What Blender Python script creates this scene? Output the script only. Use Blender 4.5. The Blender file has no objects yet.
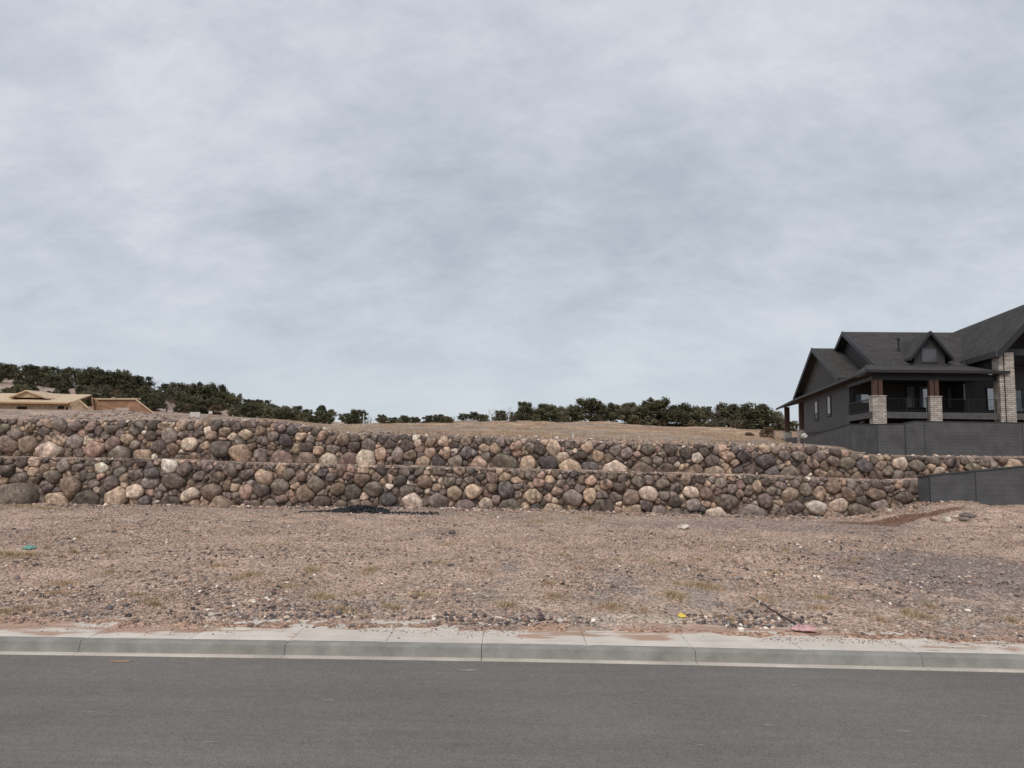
import bpy, bmesh, math, random
import numpy as np
from mathutils import Vector, Matrix
R = math.radians
random.seed(7); RNG = np.random.default_rng(11)
scene = bpy.context.scene; COL = scene.collection
F = 700.0; EYE = 3.0; PITCH = R(5.4); ROLL = R(0.9)

# ---------- measured sight lines of the photograph, turned into real places at real depths
def ray(px, py):
    u = (px - 512) / F; v = (384 - py) / F
    c, s = math.cos(ROLL), math.sin(ROLL)
    u, v = c * u - s * v, s * u + c * v
    Y = math.cos(PITCH) - v * math.sin(PITCH)
    return u / Y, (math.sin(PITCH) + v * math.cos(PITCH)) / Y
def at(px, py, Y):
    a, b = ray(px, py); return Vector((a * Y, Y, EYE + b * Y))
def gnd(px, py, z):
    a, b = ray(px, py); Y = (z - EYE) / b; return Vector((a * Y, Y, z))
def zline(pts, yfn):
    """photo line (px,py) list -> arrays X,z on the vertical surface Y=yfn(X)"""
    xs, zs = [], []
    for px, py in pts:
        a, b = ray(px, py); Y = 30.0
        for _ in range(6): Y = yfn(a * Y)
        xs.append(a * Y); zs.append(EYE + b * Y)
    return np.array(xs), np.array(zs)

# ---------- mesh helpers
def tag(o, label=None, cat=None, group=None, kind=None):
    if label: o['label'] = label
    if cat: o['category'] = cat
    if group: o['group'] = group
    if kind: o['kind'] = kind
    return o
def link(name, me, mat=None, parent=None):
    if mat is not None and not me.materials: me.materials.append(mat)
    o = bpy.data.objects.new(name, me); COL.objects.link(o)
    if parent is not None: o.parent = parent
    return o
def empty(name, loc=(0, 0, 0)):
    o = bpy.data.objects.new(name, None); o.empty_display_size = .2; o.location = loc
    COL.objects.link(o); return o
def npmesh(name, V, Fc, col=None, smooth=False):
    V = np.asarray(V, np.float32); Fc = np.asarray(Fc, np.int32); k = Fc.shape[1]
    me = bpy.data.meshes.new(name)
    me.vertices.add(len(V)); me.vertices.foreach_set('co', V.ravel())
    me.loops.add(Fc.size); me.loops.foreach_set('vertex_index', Fc.ravel())
    me.polygons.add(len(Fc)); me.polygons.foreach_set('loop_start', np.arange(0, Fc.size, k, dtype=np.int32))
    if smooth: me.polygons.foreach_set('use_smooth', np.ones(len(Fc), bool))
    me.update(calc_edges=True)
    if col is not None:
        a = me.color_attributes.new('Col', 'FLOAT_COLOR', 'POINT')
        c = np.ones((len(V), 4), np.float32); c[:, :3] = col
        a.data.foreach_set('color', c.ravel())
    me.validate(); return me
class MB:
    """collects polygons; build() makes ONE mesh object"""
    def __init__(s): s.v = []; s.f = []
    def poly(s, *pts):
        n = len(s.v); s.v += [tuple(p) for p in pts]; s.f.append(tuple(range(n, n + len(pts)))); return s
    def hexa(s, p):
        """8 points: bottom 4 ccw, top 4 ccw"""
        n = len(s.v); s.v += [tuple(q) for q in p]
        for q in ((3, 2, 1, 0), (4, 5, 6, 7), (0, 1, 5, 4), (1, 2, 6, 5), (2, 3, 7, 6), (3, 0, 4, 7)):
            s.f.append(tuple(n + i for i in q))
        return s
    def box(s, x0, x1, y0, y1, z0, z1, T=None):
        p = [(x0, y0, z0), (x1, y0, z0), (x1, y1, z0), (x0, y1, z0), (x0, y0, z1), (x1, y0, z1), (x1, y1, z1), (x0, y1, z1)]
        if T: p = [T(*q) for q in p]
        return s.hexa(p)
    def slab(s, pts, thick, T=None):
        """a sheet (pts in order) thickened straight down"""
        n = len(s.v); k = len(pts)
        top = [tuple(T(*q)) if T else tuple(q) for q in pts]
        bot = [tuple(T(q[0], q[1], q[2] - thick)) if T else (q[0], q[1], q[2] - thick) for q in pts]
        s.v += top + bot
        s.f.append(tuple(range(n, n + k))); s.f.append(tuple(range(n + 2 * k - 1, n + k - 1, -1)))
        for i in range(k):
            j = (i + 1) % k; s.f.append((n + i, n + k + i, n + k + j, n + j))
        return s
    def tube(s, a, b, r0, r1=None, k=8):
        a, b = Vector(a), Vector(b); r1 = r0 if r1 is None else r1
        d = (b - a).normalized(); u = d.orthogonal().normalized(); w = d.cross(u); n = len(s.v)
        for c, r in ((a, r0), (b, r1)):
            for i in range(k):
                t = 2 * math.pi * i / k; s.v.append(tuple(c + u * (r * math.cos(t)) + w * (r * math.sin(t))))
        for i in range(k):
            j = (i + 1) % k; s.f.append((n + i, n + j, n + k + j, n + k + i))
        s.f.append(tuple(range(n + k - 1, n - 1, -1))); s.f.append(tuple(range(n + k, n + 2 * k))); return s
    def build(s, name, mat, parent=None, org=None, bevel=0):
        me = bpy.data.meshes.new(name)
        org = Vector(org) if org is not None else Vector((0, 0, 0))
        me.from_pydata([tuple(Vector(v) - org) for v in s.v], [], s.f); me.validate()
        bm = bmesh.new(); bm.from_mesh(me); bmesh.ops.recalc_face_normals(bm, faces=bm.faces)
        if bevel: bmesh.ops.bevel(bm, geom=bm.edges[:], offset=bevel, segments=1, affect='EDGES')
        bm.to_mesh(me); bm.free()
        o = link(name, me, mat, parent)
        if parent is None: o.location = org
        return o

# ---------- value noise on numpy arrays
def _h(ix, iy, seed):
    n = (ix.astype(np.int64) * 374761393 + iy.astype(np.int64) * 668265263 + seed * 1442695041) & 0x7fffffff
    n = ((n ^ (n >> 13)) * 1274126177) & 0x7fffffff
    return ((n ^ (n >> 16)) & 0xffff) / 65535.0
def vn(x, y, s=1.0, seed=0):
    x = np.asarray(x, float) * s; y = np.asarray(y, float) * s
    ix = np.floor(x); iy = np.floor(y); fx = x - ix; fy = y - iy
    fx = fx * fx * (3 - 2 * fx); fy = fy * fy * (3 - 2 * fy)
    a = _h(ix, iy, seed); b = _h(ix + 1, iy, seed); c = _h(ix, iy + 1, seed); d = _h(ix + 1, iy + 1, seed)
    return (a * (1 - fx) + b * fx) * (1 - fy) + (c * (1 - fx) + d * fx) * fy
def fbm(x, y, s=1.0, seed=0, o=4):
    t = 0; a = 1; w = 0
    for i in range(o):
        t = t + a * vn(x, y, s, seed + i * 17); w += a; a *= .55; s *= 2.1
    return t / w
def sstep(a, b, x):
    t = np.clip((x - a) / (b - a), 0, 1); return t * t * (3 - 2 * t)
def lerp(a, b, t): return a + (b - a) * t

# ---------- materials
def mat(name, col=(.5, .5, .5), rough=.9, attr=False, fine=None, var=.25, scale=8., bump=.3, bscale=40., spec=.3, metal=0., bdist=.02):
    """procedural: base colour (or the surface's own 'Col' pigment) varied by noise, with noise relief"""
    m = bpy.data.materials.new(name); m.use_nodes = True; nt = m.node_tree; N = nt.nodes; L = nt.links
    p = N['Principled BSDF']; p.inputs['Roughness'].default_value = rough
    p.inputs['Specular IOR Level'].default_value = spec; p.inputs['Metallic'].default_value = metal
    tc = N.new('ShaderNodeTexCoord')
    n1 = N.new('ShaderNodeTexNoise'); n1.inputs['Scale'].default_value = scale; n1.inputs['Detail'].default_value = 6
    L.new(tc.outputs['Object'], n1.inputs['Vector'])
    mr = N.new('ShaderNodeMapRange'); mr.inputs['From Min'].default_value = .3; mr.inputs['From Max'].default_value = .7
    mr.inputs['To Min'].default_value = 1 - var; mr.inputs['To Max'].default_value = 1 + var
    L.new(n1.outputs['Fac'], mr.inputs['Value'])
    if attr:
        a = N.new('ShaderNodeAttribute'); a.attribute_name = 'Col'; src = a.outputs['Color']
    else:
        a = N.new('ShaderNodeRGB'); a.outputs[0].default_value = (*col, 1); src = a.outputs[0]
    v = N.new('ShaderNodeVectorMath'); v.operation = 'SCALE'
    L.new(src, v.inputs[0]); L.new(mr.outputs['Result'], v.inputs['Scale']); out = v.outputs['Vector']
    if fine:
        fs, fa = fine      # pebbly speckle: scale, amount
        vo = N.new('ShaderNodeTexVoronoi'); vo.inputs['Scale'].default_value = fs
        L.new(tc.outputs['Object'], vo.inputs['Vector'])
        sp = N.new('ShaderNodeSeparateColor'); L.new(vo.outputs['Color'], sp.inputs[0])
        m2 = N.new('ShaderNodeMapRange'); m2.inputs['To Min'].default_value = 1 - fa; m2.inputs['To Max'].default_value = 1 + fa
        L.new(sp.outputs[0], m2.inputs['Value'])
        v2 = N.new('ShaderNodeVectorMath'); v2.operation = 'SCALE'
        L.new(out, v2.inputs[0]); L.new(m2.outputs['Result'], v2.inputs['Scale']); out = v2.outputs['Vector']
    L.new(out, p.inputs['Base Color'])
    if bump:
        n2 = N.new('ShaderNodeTexNoise'); n2.inputs['Scale'].default_value = bscale; n2.inputs['Detail'].default_value = 5
        L.new(tc.outputs['Object'], n2.inputs['Vector'])
        b = N.new('ShaderNodeBump'); b.inputs['Strength'].default_value = bump; b.inputs['Distance'].default_value = bdist
        L.new(n2.outputs['Fac'], b.inputs['Height']); L.new(b.outputs['Normal'], p.inputs['Normal'])
    return m
def lined(name, col, period, vertical=False, rough=.7, depth=.02, duty=.12, var=.12, spec=.3):
    """boards: regular grooves along z (lap siding) or along the wall (battens, panels)"""
    m = mat(name, col, rough, var=var, scale=1.5, bump=0, spec=spec); nt = m.node_tree; N = nt.nodes; L = nt.links
    tc = next(n for n in N if n.type == 'TEX_COORD'); p = N['Principled BSDF']
    s = N.new('ShaderNodeSeparateXYZ'); L.new(tc.outputs['Object'], s.inputs[0])
    if vertical:
        ad = N.new('ShaderNodeMath'); ad.operation = 'ADD'; L.new(s.outputs[0], ad.inputs[0]); L.new(s.outputs[1], ad.inputs[1]); src = ad.outputs[0]
    else: src = s.outputs[2]
    d = N.new('ShaderNodeMath'); d.operation = 'DIVIDE'; L.new(src, d.inputs[0]); d.inputs[1].default_value = period
    f = N.new('ShaderNodeMath'); f.operation = 'FRACT'; L.new(d.outputs[0], f.inputs[0])
    g = N.new('ShaderNodeMath'); g.operation = 'GREATER_THAN' if vertical else 'POWER'; L.new(f.outputs[0], g.inputs[0])
    g.inputs[1].default_value = (1 - duty) if vertical else .7
    b = N.new('ShaderNodeBump'); b.inputs['Strength'].default_value = 1; b.inputs['Distance'].default_value = depth
    b.invert = not vertical
    L.new(g.outputs[0], b.inputs['Height']); L.new(b.outputs['Normal'], p.inputs['Normal'])
    return m

M = {}
M['rock'] = mat('boulder_stone', attr=True, rough=.88, var=.42, scale=5, fine=(14, .26), bump=.5, bscale=14, bdist=.04, spec=.25)
M['pebble'] = mat('gravel_stone', attr=True, rough=.95, var=.1, scale=3, bump=0, spec=.2)
M['lot'] = mat('lot_soil', attr=True, rough=1, var=.16, scale=1.3, fine=(26, .58), bump=.8, bscale=22, bdist=.04, spec=.1)
M['hill'] = mat('hill_soil', attr=True, rough=1, var=.25, scale=.35, fine=(3.2, .3), bump=.6, bscale=2.5, bdist=.2, spec=.1)
M['fill'] = mat('wall_fill_soil', (.22, .17, .135), 1, var=.3, scale=6, fine=(22, .4), bump=.8, bscale=20, spec=.1)
M['asphalt'] = mat('asphalt', (.163, .151, .140), .9, var=.10, scale=.35, fine=(70, .22), bump=.35, bscale=120, bdist=.006, spec=.3)
def streaks(m, sc, lo, hi):
    nt = m.node_tree; N = nt.nodes; L = nt.links; p = N['Principled BSDF']; src = p.inputs['Base Color'].links[0].from_socket
    tc = next(n for n in N if n.type == 'TEX_COORD'); out = src
    for k, (sx, sy, a) in enumerate(sc):
        mp = N.new('ShaderNodeMapping'); mp.inputs['Scale'].default_value = (sx, sy, 1); mp.inputs['Location'].default_value = (k * 3.3, k * 1.7, 0)
        L.new(tc.outputs['Object'], mp.inputs[0])
        n = N.new('ShaderNodeTexNoise'); n.inputs['Scale'].default_value = 1; n.inputs['Detail'].default_value = 7; n.inputs['Roughness'].default_value = .65; L.new(mp.outputs[0], n.inputs['Vector'])
        r_ = N.new('ShaderNodeMapRange'); r_.inputs['From Min'].default_value = .3; r_.inputs['From Max'].default_value = .7; r_.inputs['To Min'].default_value = 1 - a; r_.inputs['To Max'].default_value = 1 + a; L.new(n.outputs['Fac'], r_.inputs['Value'])
        v = N.new('ShaderNodeVectorMath'); v.operation = 'SCALE'; L.new(out, v.inputs[0]); L.new(r_.outputs['Result'], v.inputs['Scale']); out = v.outputs['Vector']
    L.new(out, p.inputs['Base Color'])
streaks(M['asphalt'], [(.12, 2.2, .08), (.8, 14, .06), (5, 7, .07)], 0, 0)
M['concrete'] = mat('sidewalk_concrete', attr=True, rough=.9, var=.10, scale=2.2, fine=(90, .06), bump=.2, bscale=90, bdist=.004, spec=.3)
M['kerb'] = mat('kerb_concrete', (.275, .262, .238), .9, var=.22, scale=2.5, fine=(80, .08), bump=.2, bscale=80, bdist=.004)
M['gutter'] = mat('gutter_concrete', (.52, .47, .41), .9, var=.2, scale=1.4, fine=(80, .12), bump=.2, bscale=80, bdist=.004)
M['siding'] = lined('dark_lap_siding', (.068, .064, .062), .2, depth=.035)
M['batten'] = lined('dark_board_and_batten', (.060, .057, .056), .42, vertical=True, depth=.03)
M['trim'] = mat('black_trim', (.03, .03, .033), .55, var=.1, bump=0)
M['gutter_metal'] = mat('dark_gutter_metal', (.06, .06, .065), .45, var=.08, bump=0, spec=.5)
M['shingle'] = mat('charcoal_shingles', (.062, .058, .056), .95, var=.2, scale=1.2, fine=(7, .2), bump=.5, bscale=14, bdist=.03, spec=.15)
M['soffit'] = mat('dark_wood_soffit', (.045, .03, .026), .8, var=.2, bump=0)
M['wood'] = mat('stained_timber', (.085, .045, .036), .75, var=.3, scale=5, bump=.3, bscale=12)
M['deck'] = mat('grey_deck_timber', (.10, .095, .095), .8, var=.2, scale=3, bump=.2)
M['glass'] = mat('window_glass', (.19, .22, .27), .04, var=.05, bump=0, spec=1.0)  # pale blue-grey sky reflection put into the base colour of the panes
M['frame'] = mat('black_window_frame', (.02, .02, .022), .5, var=.05, bump=0)
M['paleframe'] = mat('white_window_blind', (.42, .43, .44), .6, var=.05, bump=0)
M['rail'] = mat('black_steel_rail', (.02, .02, .02), .5, var=.05, bump=0)
M['block'] = lined('charcoal_block_wall', (.088, .088, .090), .2, depth=.02, rough=.9, var=.2)
M['blocktrim'] = mat('charcoal_block_post', (.05, .052, .055), .9, var=.15, bump=.2)
M['osb'] = mat('strand_board', (.58, .44, .30), .85, var=.14, scale=2.5, fine=(5, .12), bump=.1)
M['osb_wall'] = mat('strand_board_wall', (.42, .31, .21), .85, var=.18, scale=2, fine=(5, .15), bump=.1)
M['stud'] = mat('framing_lumber', (.45, .27, .14), .8, var=.2, bump=0)
M['redboard'] = mat('brown_sheathing', (.33, .19, .12), .85, var=.25, scale=1.5, bump=.1)
M['wrap'] = mat('pale_house_wrap', (.50, .41, .35), .7, var=.12, bump=0)
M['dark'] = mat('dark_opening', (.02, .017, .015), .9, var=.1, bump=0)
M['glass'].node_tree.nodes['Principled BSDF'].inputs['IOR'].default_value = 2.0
M['dim_glass'] = mat('dormer_glass', (.10, .10, .11), .08, var=.05, bump=0, spec=.5)
M['bark'] = mat('juniper_bark', (.10, .075, .06), .95, var=.3, bump=.4)
M['grass'] = mat('dry_grass_blades', attr=True, rough=.9, var=.15, bump=0)
M['white'] = mat('weathered_white_paint', (.58, .56, .54), .7, var=.1, bump=0)
M['black_scrap'] = mat('black_scrap', (.018, .019, .022), .55, var=.3, bump=.4, bscale=12, spec=.5)
M['green_plastic'] = mat('green_plastic', (.15, .36, .30), .5, var=.15, bump=0, spec=.5)
M['yellow_plastic'] = mat('yellow_plastic', (.78, .58, .08), .5, var=.12, bump=0, spec=.5)
M['pink_plastic'] = mat('pink_red_plastic', (.55, .32, .31), .45, var=.45, scale=14, bump=0, spec=.6)
M['rod'] = mat('dark_rusty_metal', (.04, .03, .028), .6, var=.3, bump=0, spec=.5)
M['stick'] = mat('weathered_stick', (.26, .21, .17), .9, var=.2, bump=.2)
def stone_veneer():
    m = mat('pale_stone_veneer', (.46, .41, .36), .9, var=.2, scale=4, bump=.4, bscale=30); nt = m.node_tree; N = nt.nodes; L = nt.links
    tc = next(n for n in N if n.type == 'TEX_COORD'); p = N['Principled BSDF']
    mp = N.new('ShaderNodeMapping'); mp.inputs['Rotation'].default_value = (R(90), 0, 0)
    br = N.new('ShaderNodeTexBrick'); br.inputs['Scale'].default_value = 1; br.inputs['Brick Width'].default_value = .42
    br.inputs['Row Height'].default_value = .13; br.inputs['Mortar Size'].default_value = .012
    br.inputs['Color1'].default_value = (.60, .54, .47, 1); br.inputs['Color2'].default_value = (.36, .315, .28, 1); br.inputs['Mortar'].default_value = (.09, .08, .07, 1)
    L.new(tc.outputs['Object'], mp.inputs[0])
    ad = N.new('ShaderNodeCombineXYZ'); se = N.new('ShaderNodeSeparateXYZ'); su = N.new('ShaderNodeMath'); su.operation = 'ADD'
    L.new(tc.outputs['Object'], se.inputs[0]); L.new(se.outputs[0], su.inputs[0]); L.new(se.outputs[1], su.inputs[1])
    L.new(su.outputs[0], ad.inputs[0]); L.new(se.outputs[2], ad.inputs[1]); L.new(ad.outputs[0], br.inputs['Vector'])
    L.new(br.outputs['Color'], p.inputs['Base Color']); N.remove(mp)
    return m
M['veneer'] = stone_veneer()
def leafmat(name, col):
    return mat(name, attr=True, rough=.9, var=.18, scale=1.5, bump=0, spec=.1)
M['leaf'] = leafmat('juniper_foliage', 0)

# ---------- ground lines, in metres
EX, EY = [-60, -7.19, -2.39, .06, 2.44, 7.21, 60], [10.25, 10.26, 10.29, 10.30, 10.27, 10.16, 8.9]
def Yedge(X): return np.interp(X, EX, EY)               # asphalt edge
def Yw(X): return 30.0 - .03 * np.clip(X, -60, 60)      # lower boulder wall face
def Yu(X): return Yw(X) + 1.75                          # upper boulder wall face
def Yback(X): return Yedge(X) + np.interp(X, [-8, -4, 0, 3, 6], [.94, .96, .99, .97, .90])                    # where the dirt meets the sidewalk
BX, BZ = zline([(-120, 501), (0, 503), (128, 505), (300, 507), (512, 508.5), (620, 512), (700, 515), (780, 517), (850, 517), (895, 513), (918, 507), (950, 503), (1024, 502), (1200, 500)], Yw)
LX, LZ = zline([(-120, 455), (0, 457), (130, 458.5), (260, 463), (400, 466), (520, 469), (650, 472), (780, 476), (900, 481), (929, 479), (1024, 471), (1200, 462)], lambda X: Yw(X) + .3)
UX, UZ = zline([(-120, 417), (0, 419), (150, 420.5), (260, 421), (290, 423), (318, 430), (340, 433.5), (400, 435), (520, 439), (640, 443.5), (780, 446), (825, 447), (848, 451), (866, 456), (950, 457), (1024, 458.5), (1200, 461)], Yu)
base_z = lambda X: np.interp(X, BX, BZ)
ledge_z = lambda X: np.interp(X, LX, LZ)
top_z = lambda X: np.interp(X, UX, UZ)

def lot_z(X, Y, fine=True):
    X = np.asarray(X, float); Y = np.asarray(Y, float)
    yb = Yback(X); yw = Yw(X); f = (Y - yb) / (yw - yb); f1 = np.clip(f, 0, 1.1)
    z = .175 + (base_z(X) - .175) * (f1 ** .95)
    z = z + np.clip(f1 * 6, 0, 1) * ((fbm(X, Y, .22, 3) - .5) * .26 + (fbm(X, Y, 1.1, 5) - .5) * .12) * np.clip((1.03 - f1) * 6, .25, 1)
    if fine: z = z + (fbm(X, Y, 4.5, 9, 3) - .5) * .085
    z = z - .09 * (1 - sstep(-.014, .012, f + (fbm(X, Y * 1.6, 1.6, 21, 4) - .5) * .02))      # the dirt edge lapping the walk
    # eroded bank at the foot of the wall on the right
    m = sstep(14.2, 15.5, X) * (1 - sstep(17.8, 19, X)); z = z + m * .22 * sstep(25.6, 26.3, Y + .3 * vn(X, Y, 1.5, 33)) 
    return z

# lower right and hill ground behind the walls: elevation lines along each bearing
def prof():
    cols = [-260, -120, 0, 80, 130, 160, 200, 260, 300, 340, 400, 512, 600, 700, 770, 790, 805, 830, 850, 880, 1024, 1200, 1400]
    i = lambda xs, ys: np.interp(cols, xs, ys)
    l45 = i([-260, 0, 100, 130, 150, 170, 200, 260, 300, 330, 340, 400, 512, 600, 700, 770], [406, 409, 410, 411, 413, 415.5, 418, 420.5, 423, 429, 431.5, 432.5, 435.5, 439, 442, 443])
    l125 = i([-260, 0, 100, 150, 200, 260, 300, 340, 400, 512, 600, 700, 770, 1400], [400, 403, 405, 410, 415, 419, 421.5, 424.5, 423.5, 421.5, 423, 427, 430.5, 436])
    l200 = i([-260, 0, 60, 125, 200, 225, 260, 320, 380, 512, 770, 1400], [352, 376, 386, 390, 400, 405, 414, 421, 426, 424, 431, 438])
    T, rows = [], []
    for k, px in enumerate(cols):
        t, _ = ray(px, 430); T.append(t)
        z33 = float(top_z(t * 32.6)) - .02
        g = lambda y, Y: EYE + ray(px, y)[1] * Y
        if px <= 770:
            z45 = g(l45[k], 45); z125 = g(l125[k], 125)
            hid = px < 320; z60 = min(z45, 4.4) if px < 160 else (g(l45[k] + .6, 60) if hid else lerp(z45, z125, .19)); z95 = g(l45[k] + 1.0, 95) if hid else lerp(z45, z125, .62)
            rows.append([z33 - .1, z33, z45, z60, z95, z125, g(l200[k], 200)])
        else:
            z42 = {790: g(442, 42), 805: g(443, 42), 830: g(446, 42), 850: g(450, 42)}.get(px, g(455.5, 42))
            zz = 3.9 if px < 850 else 4.2
            rows.append([z33 - .1, z33, lerp(z33, z42, 1), zz if px > 820 else 3.6, 4.8, g(l125[k], 125), g(l200[k], 200)])
        rows[-1] += [rows[-1][-1] - 6, rows[-1][-1] - 45, rows[-1][-1] - 60]
    return np.array(T), np.array(rows)
PT, PR = prof(); PY = np.array([29.0, 33.0, 45, 60, 95, 125, 200, 260, 500, 3000.])
def hill_z(X, Y, rough=True):
    X = np.atleast_1d(np.asarray(X, float)); Y = np.atleast_1d(np.asarray(Y, float)); t = X / Y
    prof_z = np.stack([np.interp(t, PT, PR[:, j]) for j in range(len(PY))], 1)
    j = np.clip(np.searchsorted(PY, Y) - 1, 0, len(PY) - 2); f = np.clip((Y - PY[j]) / (PY[j + 1] - PY[j]), 0, 1)
    r = np.arange(len(X)); z = prof_z[r, j] * (1 - f) + prof_z[r, j + 1] * f
    if rough: z = z + (fbm(X, Y, .12, 41) - .5) * np.clip((Y - 50) * .02, .08, 1.2) + (fbm(X, Y, .9, 43, 3) - .5) * .12
    return z

def grid(xs, ys, zf):
    XX, YY = np.meshgrid(xs, ys); nx, ny = len(xs), len(ys)
    V = np.stack([XX.ravel(), YY.ravel(), zf(XX.ravel(), YY.ravel())], 1)
    i = np.arange(nx * ny).reshape(ny, nx)
    Q = np.stack([i[:-1, :-1].ravel(), i[:-1, 1:].ravel(), i[1:, 1:].ravel(), i[1:, :-1].ravel()], 1)
    return V, Q

# ================= the setting =================
# asphalt
xs = np.concatenate([np.linspace(-400, -30, 12), np.linspace(-28, 28, 60), np.linspace(30, 400, 12)])
V, Q = grid(xs, np.linspace(0, 1, 14), lambda x, y: x * 0)
V[:, 1] = -9 + V[:, 1] * (Yedge(V[:, 0]) + 9)
V[:, 2] = .0
tag(link('road', npmesh('road', V, Q, smooth=True), M['asphalt']), kind='structure')
V, Q = grid(np.linspace(-400, 400, 10), np.linspace(-400, -9, 6), lambda x, y: x * 0 - .03)
tag(link('ground', npmesh('ground', V, Q, col=np.tile([.34, .25, .2], (len(V), 1))), M['hill']), kind='structure')
# dusty spill and stains on the asphalt, 4 mm above it
def stain(px, py, rx, ry, colr, name='dust_patch', z=.004, seed=0):
    c = gnd(px, py, z); n = 28; pts = []
    rnd = random.Random(seed)
    for k in range(n):
        a = 2 * math.pi * k / n; q = 1 + .35 * (rnd.random() - .5)
        pts.append((c.x + rx * q * math.cos(a), c.y + ry * q * math.sin(a), z))
    m = MB(); m.poly(*pts)
    return tag(m.build(name, mat(name, colr, .95, var=.35, scale=9, bump=0, spec=.1)), kind='structure')
stain(120, 661, .16, .05, (.36, .24, .18), seed=1); stain(468, 670, .14, .03, (.30, .28, .26), seed=2); stain(180, 662, .10, .02, (.25, .22, .2), seed=4)

for k, (px, py) in enumerate(((794, 685), (768, 725), (903, 731), (980, 716), (640, 690), (530, 676), (330, 700), (212, 742), (702, 745), (90, 712))):
    stain(px, py, .05 + .012 * (k % 4), .012, (.32, .30, .28), seed=20 + k)
# gutter lip and kerb, cast in 3.1 m lengths
def strip(X0, X1, sec, n=6):
    """extrude a section [(dy,z)...] along the kerb line between X0 and X1"""
    V = []; Q = []; xs = np.linspace(X0, X1, n); k = len(sec)
    for x in xs:
        for dy, z in sec: V.append((x, float(Yedge(x)) + dy, z))
    for i in range(n - 1):
        for j in range(k):
            a = i * k + j; b = i * k + (j + 1) % k; Q.append((a, b, b + k, a + k))
    return V, Q, [tuple(range(k - 1, -1, -1)), tuple(range((n - 1) * k, n * k))]
gut, kb, walk = MB(), MB(), []
def addto(m, t):
    V, Q, E = t; n = len(m.v); m.v += V; m.f += [tuple(n + i for i in q) for q in Q] + [tuple(n + i for i in q) for q in E]
KJ = [float(gnd(a, b, .1).x) for a, b in ((76, 647), (284, 649), (481.5, 651), (695.5, 655), (924, 661))]
KJ = [KJ[0] - 3.1 * k for k in range(12, 0, -1)] + KJ + [KJ[-1] + 3.1 * k for k in range(1, 13)]
KH = .158
for a, b in zip(KJ[:-1], KJ[1:]):
    a, b = a + .004, b - .004
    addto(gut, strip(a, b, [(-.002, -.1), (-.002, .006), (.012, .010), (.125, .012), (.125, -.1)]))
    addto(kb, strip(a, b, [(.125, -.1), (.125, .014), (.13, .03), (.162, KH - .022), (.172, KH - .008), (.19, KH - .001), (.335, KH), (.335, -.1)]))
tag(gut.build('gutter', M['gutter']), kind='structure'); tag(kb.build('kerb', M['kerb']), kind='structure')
# kerb top + walk slabs (one sheet of slabs 1.55 m long, joints cut as real gaps)
WV, WQ, WC = [], [], []
WJ = sorted(KJ + [(p + q) / 2 for p, q in zip(KJ[:-1], KJ[1:])])
for k, (a, b) in enumerate(zip(WJ[:-1], WJ[1:])):
    a, b = a + .003, b - .003
    xs = np.linspace(a, b, 24); ts = np.linspace(0, 1, 26); n0 = sum(len(v) for v in WV)
    XX, TT = np.meshgrid(xs, ts); X = XX.ravel(); T = TT.ravel()
    y0 = .337 
    Y = Yedge(X) + y0 + T * 1.35
    edge = np.minimum(np.minimum(X - a, b - X) / .02, 1)
    z = KH + .002 + T * .012 - .006 * (1 - np.clip(edge, 0, 1)) + (k % 3 - 1) * .0008
    V = np.stack([X, Y, z], 1)
    tint = 1 + .07 * (((k * 7919) % 13) / 13 - .5)
    base = np.array([.62, .56, .49]) * tint
    d = fbm(X, Y * 2.2, .9, 60, 4); streak = fbm(X, Y * 9, 1.6, 66, 3)
    bias = np.interp(X, [-9, -5.3, -4.6, -2.3, -1.9, -.3, .2, 2.2, 2.8, 4.9, 5.6, 8], [.36, .30, .02, .06, -.06, -.06, .26, .22, .02, .02, .20, .22])
    mask = sstep(.60, .72, d + bias * .75 + T * .35 + (streak - .5) * .35 - .22) * .85
    light = sstep(.55, .75, streak) * .10
    C = base[None] * (1 - mask[:, None]) + np.array([.40, .235, .16])[None] * mask[:, None]
    C = C * (1 - light[:, None])
    i = np.arange(len(xs) * len(ts)).reshape(len(ts), len(xs)) + n0
    q = np.stack([i[:-1, :-1].ravel(), i[:-1, 1:].ravel(), i[1:, 1:].ravel(), i[1:, :-1].ravel()], 1)
    WV.append(V); WQ.append(q); WC.append(C)
tag(link('sidewalk', npmesh('sidewalk', np.concatenate(WV), np.concatenate(WQ), np.concatenate(WC)), M['concrete']), kind='structure')
V, Q = grid(np.linspace(-30, 30, 60), np.array([0, .12, .19, 1.]), lambda x, y: x * 0 + .1)
V[:, 2] = np.where(V[:, 1] > .15, KH - .03, -.02)
V[:, 1] = Yedge(V[:, 0]) + .02 + V[:, 1] * 1.7
tag(link('sidewalk_bed', npmesh('sidewalk_bed', V, Q), M['fill']), kind='structure')

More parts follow.
